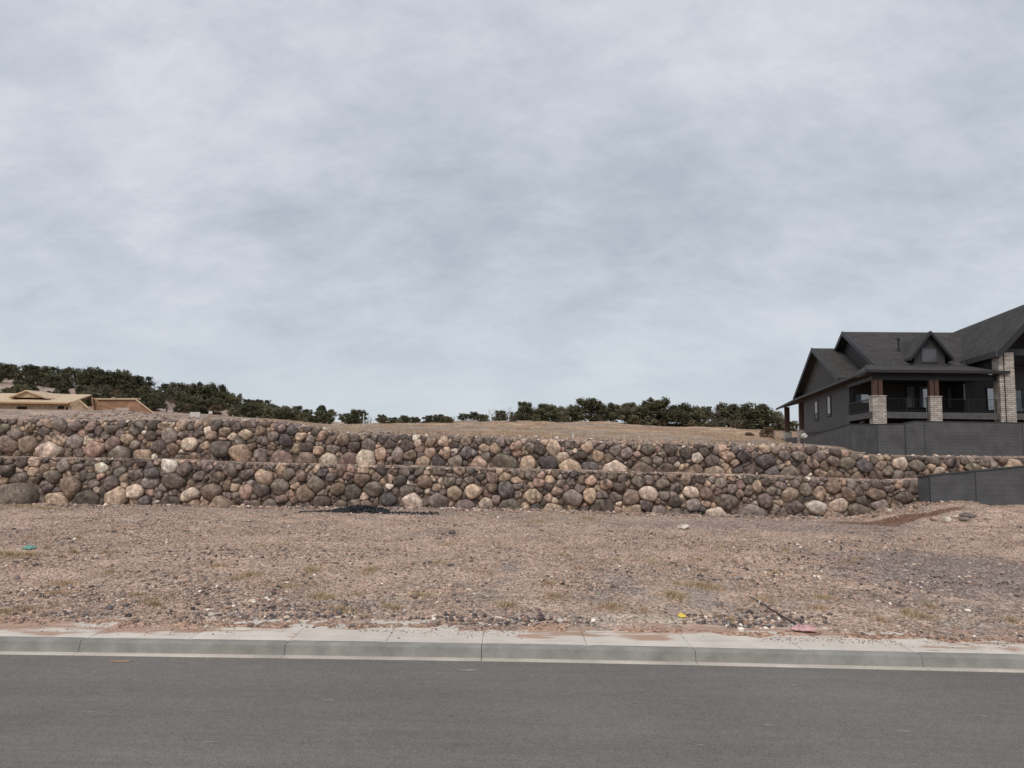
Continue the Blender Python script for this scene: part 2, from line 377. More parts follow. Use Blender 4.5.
# the gravel lot
GS = []
for px, py, w, d, m_ in [(8, 558, 26, .5, 2.0), (30, 556, 16, .3, 1.2), (312, 572, 10, .4, 1.2), (370, 573, 14, .35, 1), (322, 598, 22, .35, 1.6), (250, 578, 22, .4, 1), (65, 583, 24, .3, 1), (508, 606, 12, .25, 1.3), (675, 599, 15, .3, 2), (712, 590, 14, .3, 1.4), (612, 608, 12, .25, 1),
                         (730, 623, 12, .2, .6), (920, 618, 24, .3, .8), (830, 600, 20, .3, .6), (585, 518, 14, .5, 1.2), (540, 522, 10, .5, .8), (700, 588, 26, .4, 1), (18, 507, 30, .7, 3), (45, 509, 40, .5, 3), (150, 600, 30, .3, .6), (5, 617, 20, .2, .8),
                         (490, 575, 30, .4, .4), (420, 596, 18, .3, .6), (290, 585, 40, .4, .8), (340, 610, 30, .3, 1), (110, 575, 28, .4, .5), (650, 560, 30, .5, .3), (760, 600, 26, .4, .5), (555, 598, 20, .3, .6), (60, 595, 30, .3, .5)]:
    p = gnd(px, py, .3); p = gnd(px, py, float(lot_z(p.x, p.y))); GS.append((p.x, p.y, w / F * p.y * .8, d, m_))
_g = np.random.default_rng(77)
for _ in range(42):
    _y = 11.8 + 9 * _g.random() ** 1.4; _x = _g.uniform(-.72, .72) * _y; GS.append((_x, _y, _g.uniform(.08, .3), _g.uniform(.08, .25), _g.uniform(.15, .5)))
def lot_col(X, Y):
    n1 = fbm(X, Y, .35, 70); n2 = fbm(X, Y, 1.3, 75); n3 = fbm(X, Y, .16, 79)
    c = np.array([.435, .315, .248])[None] * np.ones((len(X), 1))
    red = sstep(.5, .75, n1)[:, None]; c = lerp(c, np.array([.43, .30, .225])[None], red * .6)
    gr = sstep(.52, .68, n2 * .5 + n3 * .5)[:, None]; c = lerp(c, np.array([.30, .255, .225])[None], gr * .8)
    tr_ = np.abs(((Y + X * .10 + n1 * 1.5) % 4.3) - 1.2); tk = (1 - sstep(.10, .42, tr_)) * sstep(.42, .58, n3)
    c = lerp(c, np.array([.47, .36, .285])[None], (tk * .45)[:, None])
    # straw litter lying round the grass tufts
    for (gx, gy, rx, ry, m_) in GS:
        q = np.hypot((X - gx) / (rx * 1.1 + .05), (Y - gy) / (ry * 1.1)) + (n2 - .5) * .9
        c = lerp(c, np.array([.37, .275, .185])[None], ((1 - sstep(.4, 1.1, q)) * .4 * min(1, m_))[:, None])
    # grey-purple gravel spread on the right
    g = gnd(975, 570, .3); d = np.hypot((X - g.x) / 4.2, (Y - g.y) / 3.6) + (n2 - .5) * .9
    c = lerp(c, np.array([.215, .18, .172])[None], ((1 - sstep(.6, 1.05, d)) * .75)[:, None])
    # darker gravel along the wall foot, right of centre
    g = gnd(760, 527, .35); d = np.hypot((X - g.x) / 8, (Y - g.y) / 2.2) + (n2 - .5) * .7
    c = lerp(c, np.array([.25, .20, .185])[None], ((1 - sstep(.5, 1.1, d)) * .6)[:, None])
    # pale strip of fine grit in front of the wall (left and middle)
    d = np.abs(Y - (Yw(X) - 2.2)) / 1.4 + (n2 - .5) * .6
    c = lerp(c, np.array([.36, .285, .235])[None], ((1 - sstep(.4, 1.1, d)) * .6 * (X < 10))[:, None])
    # brown earth bank by the end of the boulder wall
    g = gnd(900, 520, .6); d = np.hypot((X - g.x) / 2.6, (Y - g.y) / .8) + (n2 - .5) * .6
    c = lerp(c, np.array([.17, .095, .065])[None], ((1 - sstep(.7, 1.0, d)) * .95)[:, None])
    g = gnd(925, 513, .7); d = np.hypot((X - g.x) / 3.6, (Y - g.y) / 1.0) + (n2 - .5) * .5
    c = lerp(c, np.array([.38, .24, .16])[None], ((1 - sstep(.7, 1.1, d)) * .6)[:, None])
    # pale dried silt near the walk
    g = gnd(640, 620, .18); d = np.hypot((X - g.x) / 1.3, (Y - g.y) / .5) + (n2 - .5) * .7
    c = lerp(c, np.array([.50, .42, .34])[None], ((1 - sstep(.7, 1.0, d)) * .7)[:, None])
    # reddish fines along the sidewalk
    d = (Y - Yback(X)) / .5 + (n2 - .5) * 1.2
    c = lerp(c, np.array([.40, .24, .165])[None], ((1 - sstep(.2, 1.1, d)) * .7)[:, None])
    return c
xs = np.concatenate([np.linspace(-400, -30, 16), np.linspace(-28.5, 28.5, 520), np.linspace(30, 400, 16)])
r = np.linspace(0, 1, 260) ** 1.15
V, Q = grid(xs, r, lambda x, y: x * 0)
V[:, 1] = Yback(V[:, 0]) - .6 + V[:, 1] * (Yw(V[:, 0]) + 1.2 - Yback(V[:, 0]) + .6)
V[:, 2] = lot_z(V[:, 0], V[:, 1])
tag(link('gravel_ground', npmesh('gravel_ground', V, Q, lot_col(V[:, 0], V[:, 1]), smooth=True), M['lot']), kind='structure')

# ledge between the two tiers
xs = np.concatenate([np.linspace(-200, -30, 8), np.linspace(-29, 31, 400), np.linspace(32, 200, 8)])
V, Q = grid(xs, np.linspace(0, 1, 22), lambda x, y: x * 0)
f = V[:, 1].copy(); V[:, 1] = Yw(V[:, 0]) + .12 + f * 2.1
V[:, 2] = ledge_z(V[:, 0]) - .11 + f * .15 + (fbm(V[:, 0], V[:, 1], 3, 50) - .5) * .14
cl = np.array([.40, .30, .24])[None] * (.75 + .5 * fbm(V[:, 0], V[:, 1], 1.7, 52))[:, None]
tag(link('terrace_ground', npmesh('terrace_ground', V, Q, cl, smooth=True), M['lot']), kind='structure')

# hillside behind the walls
tt = np.linspace(-1.9, 1.9, 560); yy = np.concatenate([[31.9], np.geomspace(32.3, 140, 190), np.geomspace(143, 300, 60), np.geomspace(320, 3000, 20)])
TT, YY = np.meshgrid(tt, yy); X = (TT * YY).ravel(); Y = YY.ravel()
Y = np.where(Y < 33, Yu(X) + .15 + (Y - 31.9), Y)
z = hill_z(X, Y)
near = np.clip((Y - Yu(X)) / 1.5, 0, 1); z = lerp(top_z(X) - .03, z, near)
n1 = fbm(X, Y, .09, 90); n2 = fbm(X, Y, .5, 93); px = X / Y
c = np.array([.33, .225, .165])[None] * np.ones((len(X), 1))
straw = sstep(.42, .62, n2 * .5 + fbm(X, Y * .35, .12, 95) * .5) * sstep(40, 60, Y) * (px > -.28) * (1 - sstep(.34, .40, px))
c = lerp(c, np.array([.45, .32, .21])[None], (straw * .8)[:, None])
c = lerp(c, np.array([.30, .25, .215])[None], (sstep(.5, .7, n1) * .7)[:, None])
c = lerp(c, np.array([.44, .35, .30])[None], (sstep(105, 130, Y) * sstep(.35, .55, n2) * .85 * (px < -.1))[:, None])
gravel = (px < -.22) * (1 - sstep(48, 60, Y)); c = lerp(c, np.array([.36, .275, .225])[None], (gravel * .8)[:, None])
i = np.arange(len(X)).reshape(len(yy), len(tt))
Q = np.stack([i[:-1, :-1].ravel(), i[:-1, 1:].ravel(), i[1:, 1:].ravel(), i[1:, :-1].ravel()], 1)
tag(link('hillside', npmesh('hillside', np.stack([X, Y, z], 1), Q, c, smooth=True), M['hill']), kind='structure')

# ================= gravel and stones =================
def ico(sub):
    bm = bmesh.new(); bmesh.ops.create_icosphere(bm, subdivisions=sub, radius=1.0)
    V = np.array([v.co[:] for v in bm.verts]); Fc = np.array([[v.index for v in f.verts] for f in bm.faces]); bm.free(); return V, Fc
ICO1, ICO2, ICO3 = ico(1), ico(2), ico(3)
STONE_COL = np.array([[.52, .41, .33], [.39, .28, .225], [.20, .155, .14], [.42, .27, .205], [.12, .10, .10], [.74, .66, .58], [.29, .25, .235], [.36, .25, .19]])
def scatter(name, P, size, colp, seed, flat=.62, mesh=ICO1, material='pebble', tint=None):
    """P (n,3) resting points, size (n,) radius -> one mesh of many irregular stones"""
    g = np.random.default_rng(seed); n = len(P); B, Fc = mesh; nb = len(B)
    ax = g.uniform(.65, 1.35, (n, 1, 3)); ax[:, :, 2] *= flat
    V = B[None] * ax * (1 + g.uniform(-.22, .22, (n, nb, 1)))
    a = g.uniform(0, 6.283, n); ca, sa = np.cos(a), np.sin(a)
    x = V[:, :, 0] * ca[:, None] - V[:, :, 1] * sa[:, None]; y = V[:, :, 0] * sa[:, None] + V[:, :, 1] * ca[:, None]
    V = np.stack([x, y, V[:, :, 2]], 2) * size[:, None, None] + P[:, None, :]
    V[:, :, 2] += (size * flat * .35)[:, None]
    Fa = (Fc[None] + (np.arange(n) * nb)[:, None, None]).reshape(-1, 3)
    idx = g.choice(len(STONE_COL), n, p=colp); C = STONE_COL[idx] * g.uniform(.55, 1.35, (n, 1))
    if tint is not None: C = lerp(C, tint, .3)
    C = np.repeat(C, nb, 0)
    o = link(name, npmesh(name, V.reshape(-1, 3), Fa, C), M[material]); return tag(o, kind='stuff')
PCOL = np.array([.20, .24, .16, .14, .07, .03, .10, .06])
def lot_points(n, seed, thr=None):
    g = np.random.default_rng(seed)
    Y = 10.9 + 19.4 * g.random(n * 3) ** .95; X = g.uniform(-1, 1, n * 3) * (Y * .76 + .6)
    keep = (Y > Yback(X) + .02) & (Y < Yw(X) - .15)
    d = fbm(X, Y, .9, 101) * .55 + fbm(X, Y, .28, 103) * .45
    if thr: keep &= g.random(len(X)) < sstep(thr[0], thr[1], d) + thr[2]
    X, Y = X[keep][:n], Y[keep][:n]; return X, Y
X, Y = lot_points(78000, 1, (.44, .58, .12)); g = np.random.default_rng(2)
sz = .012 + .022 * g.random(len(X)) ** 2.5 + Y * .0004
sz *= .72
scatter('gravel', np.stack([X, Y, lot_z(X, Y)], 1), sz, PCOL, 3, tint=lot_col(X, Y))
o = bpy.data.objects['gravel']; tag(o, 'loose pink and grey gravel strewn over the bare lot', 'gravel')
X, Y = lot_points(7000, 5, (.50, .66, .04)); g = np.random.default_rng(6)
sz = .020 + .045 * g.random(len(X)) ** 4
scatter('larger_gravel', np.stack([X, Y, lot_z(X, Y)], 1), sz, np.array([.16, .18, .24, .10, .14, .04, .11, .03]), 7, mesh=ICO1)
tag(bpy.data.objects['larger_gravel'], 'coarse dark and pale stones gathered in patches on the lot', 'gravel')
# rubble patches seen in the photograph: px,py, spread x, spread y, count, size
RUB = [(215, 555, 60, 6, 260, .045), (190, 585, 45, 6, 200, .045), (330, 560, 30, 5, 110, .045), (375, 553, 60, 3, 150, .04), (310, 612, 55, 7, 300, .05),
       (205, 590, 40, 7, 120, .04), (245, 617, 50, 5, 160, .045), (500, 624, 62, 5, 420, .055), (560, 622, 30, 3, 90, .05), (765, 622, 34, 7, 420, .055),
       (720, 622, 24, 4, 120, .05), (830, 560, 75, 8, 360, .05), (770, 575, 60, 7, 240, .045), (880, 545, 40, 5, 160, .045), (590, 582, 45, 8, 150, .04),
       (590, 558, 50, 4, 120, .04), (80, 596, 60, 6, 200, .045), (130, 532, 26, 2, 90, .05), (60, 620, 60, 4, 110, .04), (940, 585, 60, 10, 260, .05), (400, 585, 60, 10, 120, .04)]
PP, SS = [], []; g = np.random.default_rng(17)
for px, py, sx, sy, n, s in RUB:
    for _ in range(int(n * 1.4)):
        qx = px + g.normal() * sx * .75; qy = py + g.normal() * sy * .9
        if not 506 < qy < 640: continue
        p = gnd(qx, qy, .3); p = gnd(qx, qy, float(lot_z(p.x, p.y)))
        if p.y < Yback(p.x) + .03 or p.y > Yw(p.x) - .3: continue
        PP.append((p.x, p.y, float(lot_z(p.x, p.y)))); SS.append(s * (.28 + .75 * g.random() ** 2.5))
scatter('rubble', np.array(PP), np.array(SS), np.array([.16, .14, .22, .06, .20, .07, .12, .03]), 19, mesh=ICO1, flat=.75)
tag(bpy.data.objects['rubble'], 'broken grey and pale rubble lying in clusters on the lot', 'rubble')
# stones on the terrace lip, along the wall foot and on the berm behind the wall
g = np.random.default_rng(23); X = g.uniform(-25, 20, 2600); Y = Yw(X) + .05 + g.random(2600) ** 1.5 * .9
Z = ledge_z(X) - .08 + (Y - Yw(X)) * .07; s1 = .02 + .05 * g.random(2600) ** 3
X2 = g.uniform(-25, 27, 4200); Y2 = Yu(X2) + .3 + g.random(4200) ** 1.6 * 12; Z2 = hill_z(X2, Y2); n_ = np.clip((Y2 - Yu(X2)) / 1.5, 0, 1); Z2 = lerp(top_z(X2) - .03, Z2, n_)
s2 = .03 + .09 * g.random(4200) ** 3
ok = ~((X2 > 19) & (Y2 > 41))
scatter('terrace_stones', np.stack([np.r_[X, X2[ok]], np.r_[Y, Y2[ok]], np.r_[Z, Z2[ok]]], 1), np.r_[s1, s2[ok]], PCOL, 29)
tag(bpy.data.objects['terrace_stones'], 'small stones and grit lying on the terrace and behind the wall top', 'gravel')
X = g.uniform(-25, 19, 5200); Y = Yw(X) - .15 - np.abs(g.normal(0, .5, 5200)); s = .025 + .08 * g.random(5200) ** 4
scatter('wall_foot_stones', np.stack([X, Y, lot_z(X, Y)], 1), s, PCOL, 31)
tag(bpy.data.objects['wall_foot_stones'], 'grit and chips fallen along the foot of the boulder wall', 'gravel')

X = g.uniform(-9, 9, 3600); Y = Yback(X) - np.abs(g.normal(0, .16, 3600)) + .05; s = .004 + .012 * g.random(3600) ** 3
Y = np.maximum(Y, Yedge(X) + .24); pm = fbm(X, Y, 1.1, 63) > .52; X, Y, s = X[pm], Y[pm], s[pm]
scatter('sidewalk_grit', np.stack([X, Y, X * 0 + KH + .006], 1), s, PCOL, 37)
tag(bpy.data.objects['sidewalk_grit'], 'small grit spilled from the lot over the back of the sidewalk', 'gravel')
# ================= boulder walls =================
PAL = {'dark': (.128, .106, .093), 'purple': (.180, .146, .132), 'brown': (.215, .163, .128), 'olive': (.190, .163, .134), 'grey': (.245, .205, .180),
       'tan': (.40, .305, .232), 'cream': (.52, .425, .345), 'pink': (.42, .30, .24), 'rose': (.25, .182, .156), 'slate': (.130, .115, .112), 'white': (.58, .51, .44)}
PW = {'dark': .15, 'purple': .13, 'brown': .18, 'olive': .10, 'grey': .16, 'tan': .125, 'cream': .06, 'pink': .05, 'rose': .045, 'slate': .03, 'white': .012}
WORDS = {'dark': 'dark charcoal', 'purple': 'purple-grey', 'brown': 'brown', 'olive': 'olive-grey', 'grey': 'grey', 'tan': 'tan', 'cream': 'pale cream', 'pink': 'pinkish', 'rose': 'dusky red', 'slate': 'slate-dark', 'white': 'whitish'}
def boulder_wall(name, label, cat, face, zlo, zhi, X0, X1, fixed, seed, sizes, batter):
    g = np.random.default_rng(seed)
    S = []      # s, z, a, b, tilt, colour
    arr = np.zeros((4000, 5)); n = 0
    def rad(st, ang):   # directional radius of ellipse
        a, b, ti = st[..., 2], st[..., 3], st[..., 4]; t = ang - ti
        return 1 / np.sqrt((np.cos(t) / a) ** 2 + (np.sin(t) / b) ** 2)
    def fits(c, k):
        if n == 0: return True
        d = arr[:n, :2] - c[:2]; dist = np.hypot(d[:, 0], d[:, 1]); near = dist < 2.2
        if not near.any(): return True
        ang = np.arctan2(d[near, 1], d[near, 0]); q = arr[:n][near]
        need = rad(q, ang) + rad(np.broadcast_to(c, q.shape), ang)
        return bool((dist[near] > k * need).all())
    cols = []; name_lo = batter > .07
    names = list(PAL); pw = np.array([PW[k] for k in names]); pw /= pw.sum()
    for px, py, w, h, colr in fixed:
        a_, b_ = ray(px, py); Y = 30.
        for _ in range(5): Y = float(face(a_ * Y))
        arr[n] = (a_ * Y, EYE + b_ * Y, w / F * Y / 2 * 1.24, h / F * Y / 2 * 1.2, g.normal(0, .05)); n += 1; cols.append(colr)
    nf = n
    for (a0, a1, tries, k, lowbias) in sizes:
        for _ in range(tries):
            x = g.uniform(X0, X1); z0, z1 = float(zlo(x)), float(zhi(x))
            a = g.uniform(a0, a1); b = a * g.uniform(.44, .82)
            if g.random() < .07: a, b = b, a
            lo, hi = z0 - .02 + b * (.55 if name_lo else .8), z1 - b * .93
            if hi < lo: continue
            f = g.random() ** lowbias; c = np.array([x, lo + (hi - lo) * f, a, b, g.normal(0, .28)])
            if fits(c, k): 
                arr[n] = c; n += 1; q = names[g.choice(len(names), p=pw)]; cols.append('tan' if q in ('white', 'cream') and a > .27 else q)
                if n >= 3990: break
    A = arr[:n]
    root = empty(name, (0, float(face(0)), float(zlo(0)))); tag(root, label, cat); ro = np.array(root.location)
    area = A[:, 2] * A[:, 3]; vis = np.abs(A[:, 0] / face(A[:, 0])) < .735
    order = np.argsort(-(area * vis)); big = set(order[:100].tolist()) | set(); big = set(list(range(nf)) + [i for i in order if i >= nf][:max(0, 100 - nf)])
    RV, RF, RC = [], [], []; nv = 0
    for i in range(n):
        s, z, a, b, ti = A[i]; B, Fc = ICO3 if a > .16 else ICO2
        planes = []; d = A[:, :2] - A[i, :2]; dist = np.hypot(d[:, 0], d[:, 1])
        for j in np.where((dist < 1.7) & (dist > 0))[0]:
            ang = math.atan2(d[j, 1], d[j, 0]); ri = float(rad(A[i], ang)); rj = float(rad(A[j], ang))
            if dist[j] > 1.9 * (ri + rj) + .1: continue
            pd = dist[j] * ri / (ri + rj) - .002
            planes.append((math.cos(ang), g.normal(0, .06), math.sin(ang), min(pd, 1.8 * ri)))
        mn = min(a, b); dep = (.5 + .5 * g.random()) * math.sqrt(a * b) + .07
        for _ in range(3):
            planes.append((g.normal(0, .32), -1, g.normal(0, .30) + .05, dep * g.uniform(.85, 1.15)))
        planes.append((0, 1, 0, dep * .8)); planes.append((g.normal(0, .12), 0, 1, max(float(zhi(s)) + .03 - z, .35 * b)))
        for _ in range(7):
            v = g.normal(0, 1, 3); v[1] = -abs(v[1]); v /= np.linalg.norm(v); hr = abs(v[0]) * a + abs(v[2]) * b + abs(v[1]) * dep; planes.append((*v, hr * g.uniform(.84, 1.2)))
        P = np.array(planes); nrm = P[:, :3] / np.linalg.norm(P[:, :3], axis=1)[:, None]; dd = np.maximum(P[:, 3], .03)
        t = np.clip(B @ nrm.T, 0, None) / dd[None]
        ct, st_ = math.cos(ti), math.sin(ti)
        ex = (B[:, 0] * ct + B[:, 2] * st_) / (a * 1.62); ez = (-B[:, 0] * st_ + B[:, 2] * ct) / (b * 1.62); ey = B[:, 1] / (dep * 1.2)
        p = g.uniform(11, 30)
        rr = ((t ** p).sum(1) + np.sqrt(ex ** 2 + ey ** 2 + ez ** 2) ** p) ** (-1 / p)
        w = 0
        for _ in range(4):
            kv = g.normal(0, 3.2, 3); w = w + np.sin(B @ kv + g.uniform(0, 6.28))
        rr = rr * (1 + .010 * w + (g.uniform(-.005, .005, len(B)) if i in big else 0))
        V = B * rr[:, None]; off = batter * (z - float(zlo(s))) + g.normal(0, .03) - .02
        cen = np.array([s, float(face(s)) + off + .10, z]); V = V + cen[None]
        c = np.array(PAL[cols[i]]) * np.array([1.10, 1.055, 1.03]) * g.uniform(.8, 1.2) * (1 + g.normal(0, .015, 3))
        # mineral patches: coarse blotches of the stone's own pigment
        blot = 0
        for _ in range(3):
            kv = g.normal(0, 5, 3) ; blot = blot + np.sin(B @ kv + g.uniform(0, 6.28))
        am = g.choice([.08, .14, .30], p=[.45, .35, .2]); C = np.clip(c[None] * (1 + am * blot[:, None] * np.array([1, .985, .96])[None]), .02, .8)
        if i in big:
            me = npmesh('boulder', V - cen[None], Fc, C, smooth=True)
            o = link('boulder', me, M['rock'], root); o.location = cen - ro
            if i < nf: o['label'] = 'large ' + WORDS[cols[i]] + ' boulder'
        else:
            RV.append(V - ro[None]); RF.append(Fc + nv); RC.append(C); nv += len(V)
    o = link('boulder', npmesh('boulder', np.concatenate(RV), np.concatenate(RF), np.concatenate(RC), smooth=True), M['rock'], root)
    tag(o, kind='stuff')
    # earth packed behind the stones
    xs = np.linspace(X0 - .3, X1 + .1, 420); V, Q = grid(xs, np.linspace(0, 1, 24), lambda x, y: x * 0)
    f = V[:, 1].copy(); zl, zh = zlo(V[:, 0]) - .4, zhi(V[:, 0]) - .10
    V[:, 2] = zl + (zh - zl) * f; V[:, 1] = face(V[:, 0]) + batter * (V[:, 2] - zlo(V[:, 0])) + .045 + (fbm(V[:, 0], V[:, 2], 4, seed, 3) - .5) * .16
    link('earth_fill', npmesh('earth_fill', V - ro[None], Q, smooth=True), M['fill'], root)
    print(name, 'boulders', n); return root
LOW_FIX = [(20, 494, 42, 24, 'olive'), (57, 498, 28, 13, 'tan'), (87, 498, 31, 16, 'dark'), (117, 496, 24, 19, 'tan'), (71, 486, 18, 19, 'brown'), (19, 478, 19, 12, 'purple'),
    (53, 477, 16, 11, 'olive'), (174, 481, 29, 14, 'olive'), (135, 491, 17, 14, 'cream'), (191, 494, 24, 12, 'cream'), (212, 492, 22, 17, 'brown'), (172, 501, 25, 10, 'dark'), (222, 502, 26, 11, 'tan'),
    (111, 483, 14, 16, 'purple'), (168, 467, 17, 12, 'white'), (151, 473, 17, 10, 'slate'), (151, 483, 16, 12, 'grey'), (246, 491, 13, 14, 'pink'), (46, 485, 17, 11, 'purple'), (101, 468, 13, 11, 'cream'),
    (280, 487, 18, 16, 'olive'), (316, 484, 25, 13, 'olive'), (306, 494, 20, 15, 'brown'), (338, 489, 16, 13, 'brown'), (353, 492, 19, 14, 'dark'), (373, 489, 24, 13, 'olive'), (388, 499, 19, 14, 'slate'),
    (412, 501, 26, 12, 'cream'), (438, 500, 26, 13, 'grey'), (465, 504, 24, 9, 'purple'), (486, 503, 16, 10, 'cream'), (509, 504, 26, 11, 'olive'), (473, 491, 21, 14, 'tan'), (455, 493, 16, 13, 'tan'), (400, 481, 12, 11, 'dark'), (506, 490, 14, 16, 'slate'),
    (533, 496, 22, 13, 'tan'), (573, 497, 21, 14, 'grey'), (602, 505, 28, 12, 'olive'), (632, 508, 23, 9, 'tan'), (658, 509, 20, 9, 'grey'), (648, 494, 17, 14, 'cream'), (631, 498, 15, 17, 'brown'), (553, 508, 26, 9, 'tan'),
    (590, 495, 12, 15, 'tan'), (606, 485, 12, 11, 'pink'), (646, 505, 15, 10, 'purple'), (727, 501, 35, 14, 'olive'), (716, 513, 27, 10, 'cream'), (752, 512, 32, 14, 'grey'), (691, 492, 16, 12, 'cream'), (765, 500, 15, 13, 'purple'), (675, 502, 14, 10, 'dark'),
    (815, 507, 22, 13, 'white'), (839, 505, 26, 12, 'cream'), (858, 510, 31, 11, 'olive'), (795, 508, 18, 13, 'dark'), (875, 494, 24, 11, 'brown'), (905, 498, 19, 11, 'purple'), (790, 495, 20, 11, 'tan'), (880, 506, 16, 12, 'grey')]
UP_FIX = [(9, 444, 28, 16, 'rose'), (28, 445, 24, 18, 'brown'), (53, 449, 34, 13, 'cream'), (97, 449, 23, 14, 'pink'), (121, 452, 22, 12, 'olive'), (143, 454, 21, 10, 'tan'), (15, 434, 17, 10, 'grey'), (60, 440, 14, 11, 'tan'), (75, 441, 15, 14, 'grey'),
    (222, 449, 22, 18, 'dark'), (241, 453, 25, 15, 'tan'), (190, 444, 18, 13, 'cream'), (115, 443, 15, 12, 'rose'), (160, 446, 13, 14, 'purple'), (170, 436, 16, 14, 'grey'), (246, 434, 15, 9, 'tan'), (282, 457, 23, 14, 'rose'), (307, 458, 22, 11, 'brown'), (329, 459, 20, 12, 'cream'),
    (349, 459, 19, 12, 'rose'), (367, 457, 19, 15, 'cream'), (380, 454, 13, 13, 'pink'), (398, 455, 11, 14, 'grey'), (423, 461, 18, 9, 'tan'), (439, 461, 16, 9, 'slate'), (369, 445, 14, 11, 'purple'), (468, 453, 20, 11, 'slate'), (504, 461, 30, 13, 'olive'), (430, 452, 12, 9, 'tan'), (445, 453, 12, 10, 'tan'), (479, 463, 22, 8, 'pink'),
    (528, 463, 16, 14, 'tan'), (547, 462, 22, 12, 'slate'), (570, 465, 25, 12, 'tan'), (590, 466, 16, 10, 'slate'), (614, 467, 27, 11, 'cream'), (641, 468, 26, 10, 'brown'), (564, 456, 18, 8, 'cream'), (666, 469, 18, 10, 'brown'), (627, 453, 12, 11, 'grey'),
    (554, 448, 14, 13, 'tan'), (697, 458, 12, 10, 'white'), (727, 456, 14, 10, 'pink'), (766, 462, 24, 15, 'slate'), (695, 470, 18, 10, 'brown'), (715, 471, 20, 9, 'tan'), (648, 450, 15, 9, 'olive'), (670, 449, 14, 10, 'dark'),
    (790, 472, 26, 10, 'olive'), (799, 456, 16, 9, 'grey'), (771, 471, 14, 10, 'slate'), (818, 457, 16, 9, 'purple'), (812, 463, 13, 9, 'brown'), (846, 464, 18, 12, 'olive'), (863, 466, 14, 12, 'slate'), (833, 461, 17, 9, 'rose'),
    (899, 464, 14, 12, 'cream'), (917, 465, 19, 11, 'olive'), (939, 470, 15, 6, 'cream'), (952, 463, 19, 8, 'purple'), (971, 467, 16, 8, 'olive'), (1012, 465, 24, 8, 'tan'), (985, 463, 10, 9, 'grey'), (1004, 460, 15, 5, 'brown')]
SZ = [(.40, .62, 90, .88, 3.5), (.30, .42, 2500, .79, 1.1), (.23, .31, 6000, .76, 1.0), (.16, .23, 9000, .74, .9), (.09, .15, 5000, .76, .9), (.055, .09, 2500, .80, .9)]
xe = ray(918, 490)[0] * 29.5
boulder_wall('boulder_wall', 'lower tier of rounded brown and grey boulders rising from the gravel lot', 'retaining wall', Yw, base_z, lambda X: ledge_z(X) - .02, -26.5, xe - .05, LOW_FIX, 5, SZ, .08)
boulder_wall('boulder_wall', 'upper tier of boulders set back above the terrace, running behind the lower dark wall', 'retaining wall', Yu,
             lambda X: ledge_z(X) + .0, top_z, -27.5, 27.5, UP_FIX, 9, SZ, .06)

# ================= dark block walls =================
def block_wall(name, label, pts, group, posts, th=.2):
    """pts: (X, Y, zbottom, ztop) along the wall"""
    o = empty(name, (pts[0][0], pts[0][1], pts[0][2])); tag(o, label, 'block wall')
    org = Vector(o.location); m = MB(); cap = MB()
    for (a, b) in zip(pts[:-1], pts[1:]):
        d = Vector((b[0] - a[0], b[1] - a[1])).normalized(); nn = Vector((-d.y, d.x)) * th
        def P(q, z, k): return Vector((q[0] + nn.x * k, q[1] + nn.y * k, z)) - org
        m.hexa([P(a, a[2], 0), P(b, b[2], 0), P(b, b[2], 1), P(a, a[2], 1), P(a, a[3], 0), P(b, b[3], 0), P(b, b[3], 1), P(a, a[3], 1)])
        cap.hexa([P(a, a[3] + .002, -.12), P(b, b[3] + .002, -.12), P(b, b[3] + .002, 1.12), P(a, a[3] + .002, 1.12), P(a, a[3] + .05, -.12), P(b, b[3] + .05, -.12), P(b, b[3] + .05, 1.12), P(a, a[3] + .05, 1.12)])
    m.build('wall_panel', M['block'], o)
    cap.build('coping', M['blocktrim'], o)
    for (x, y, z0, z1) in posts:
        p = MB(); p.box(x - .02 - org.x, x + .02 - org.x, y - .012 - org.y, y + .03 - org.y, z0 - org.z, z1 - .01 - org.z); p.build('joint_cover', M['blocktrim'], o)
    return o
def W(px, ytop, ybot, Y): a = at(px, ytop, Y); b = at(px, ybot, Y); return (a.x, Y, b.z, a.z)
P = [W(918, 478, 512, 29.35), W(929.5, 476.2, 512, 28.6), W(975, 471.8, 512, 28.45), W(1024, 467, 512, 28.3), W(1100, 460, 512, 28.1), W(1250, 452, 512, 27.9)]
low = block_wall('block_wall', 'lower charcoal block wall beside the end of the boulder wall, standing on the lot', P, None,
           [(P[1][0], P[1][1], P[1][2], P[1][3]), (P[2][0], P[2][1], P[2][2], P[2][3])])
P = [W(803, 438, 447, 62), W(818, 434, 449, 56), W(849, 424.6, 454, 46.2), W(877, 424.6, 460, 42.6), W(903.5, 424.2, 462, 42.1), W(905, 423.7, 462, 42.0), W(916, 421.6, 462, 42.0), W(1024, 423.2, 464, 42.0), W(1200, 426, 466, 41.5)]
block_wall('block_wall', 'upper charcoal block wall below the porch of the dark house', P, None,
           [(P[5][0], P[5][1] + 0, P[5][2], P[5][3]), W(924, 421.8, 462, 42.0), W(1022, 423.2, 464, 42.0), W(830, 430.4, 450, 51.9), (P[3][0], P[3][1], P[3][2], P[3][3])])

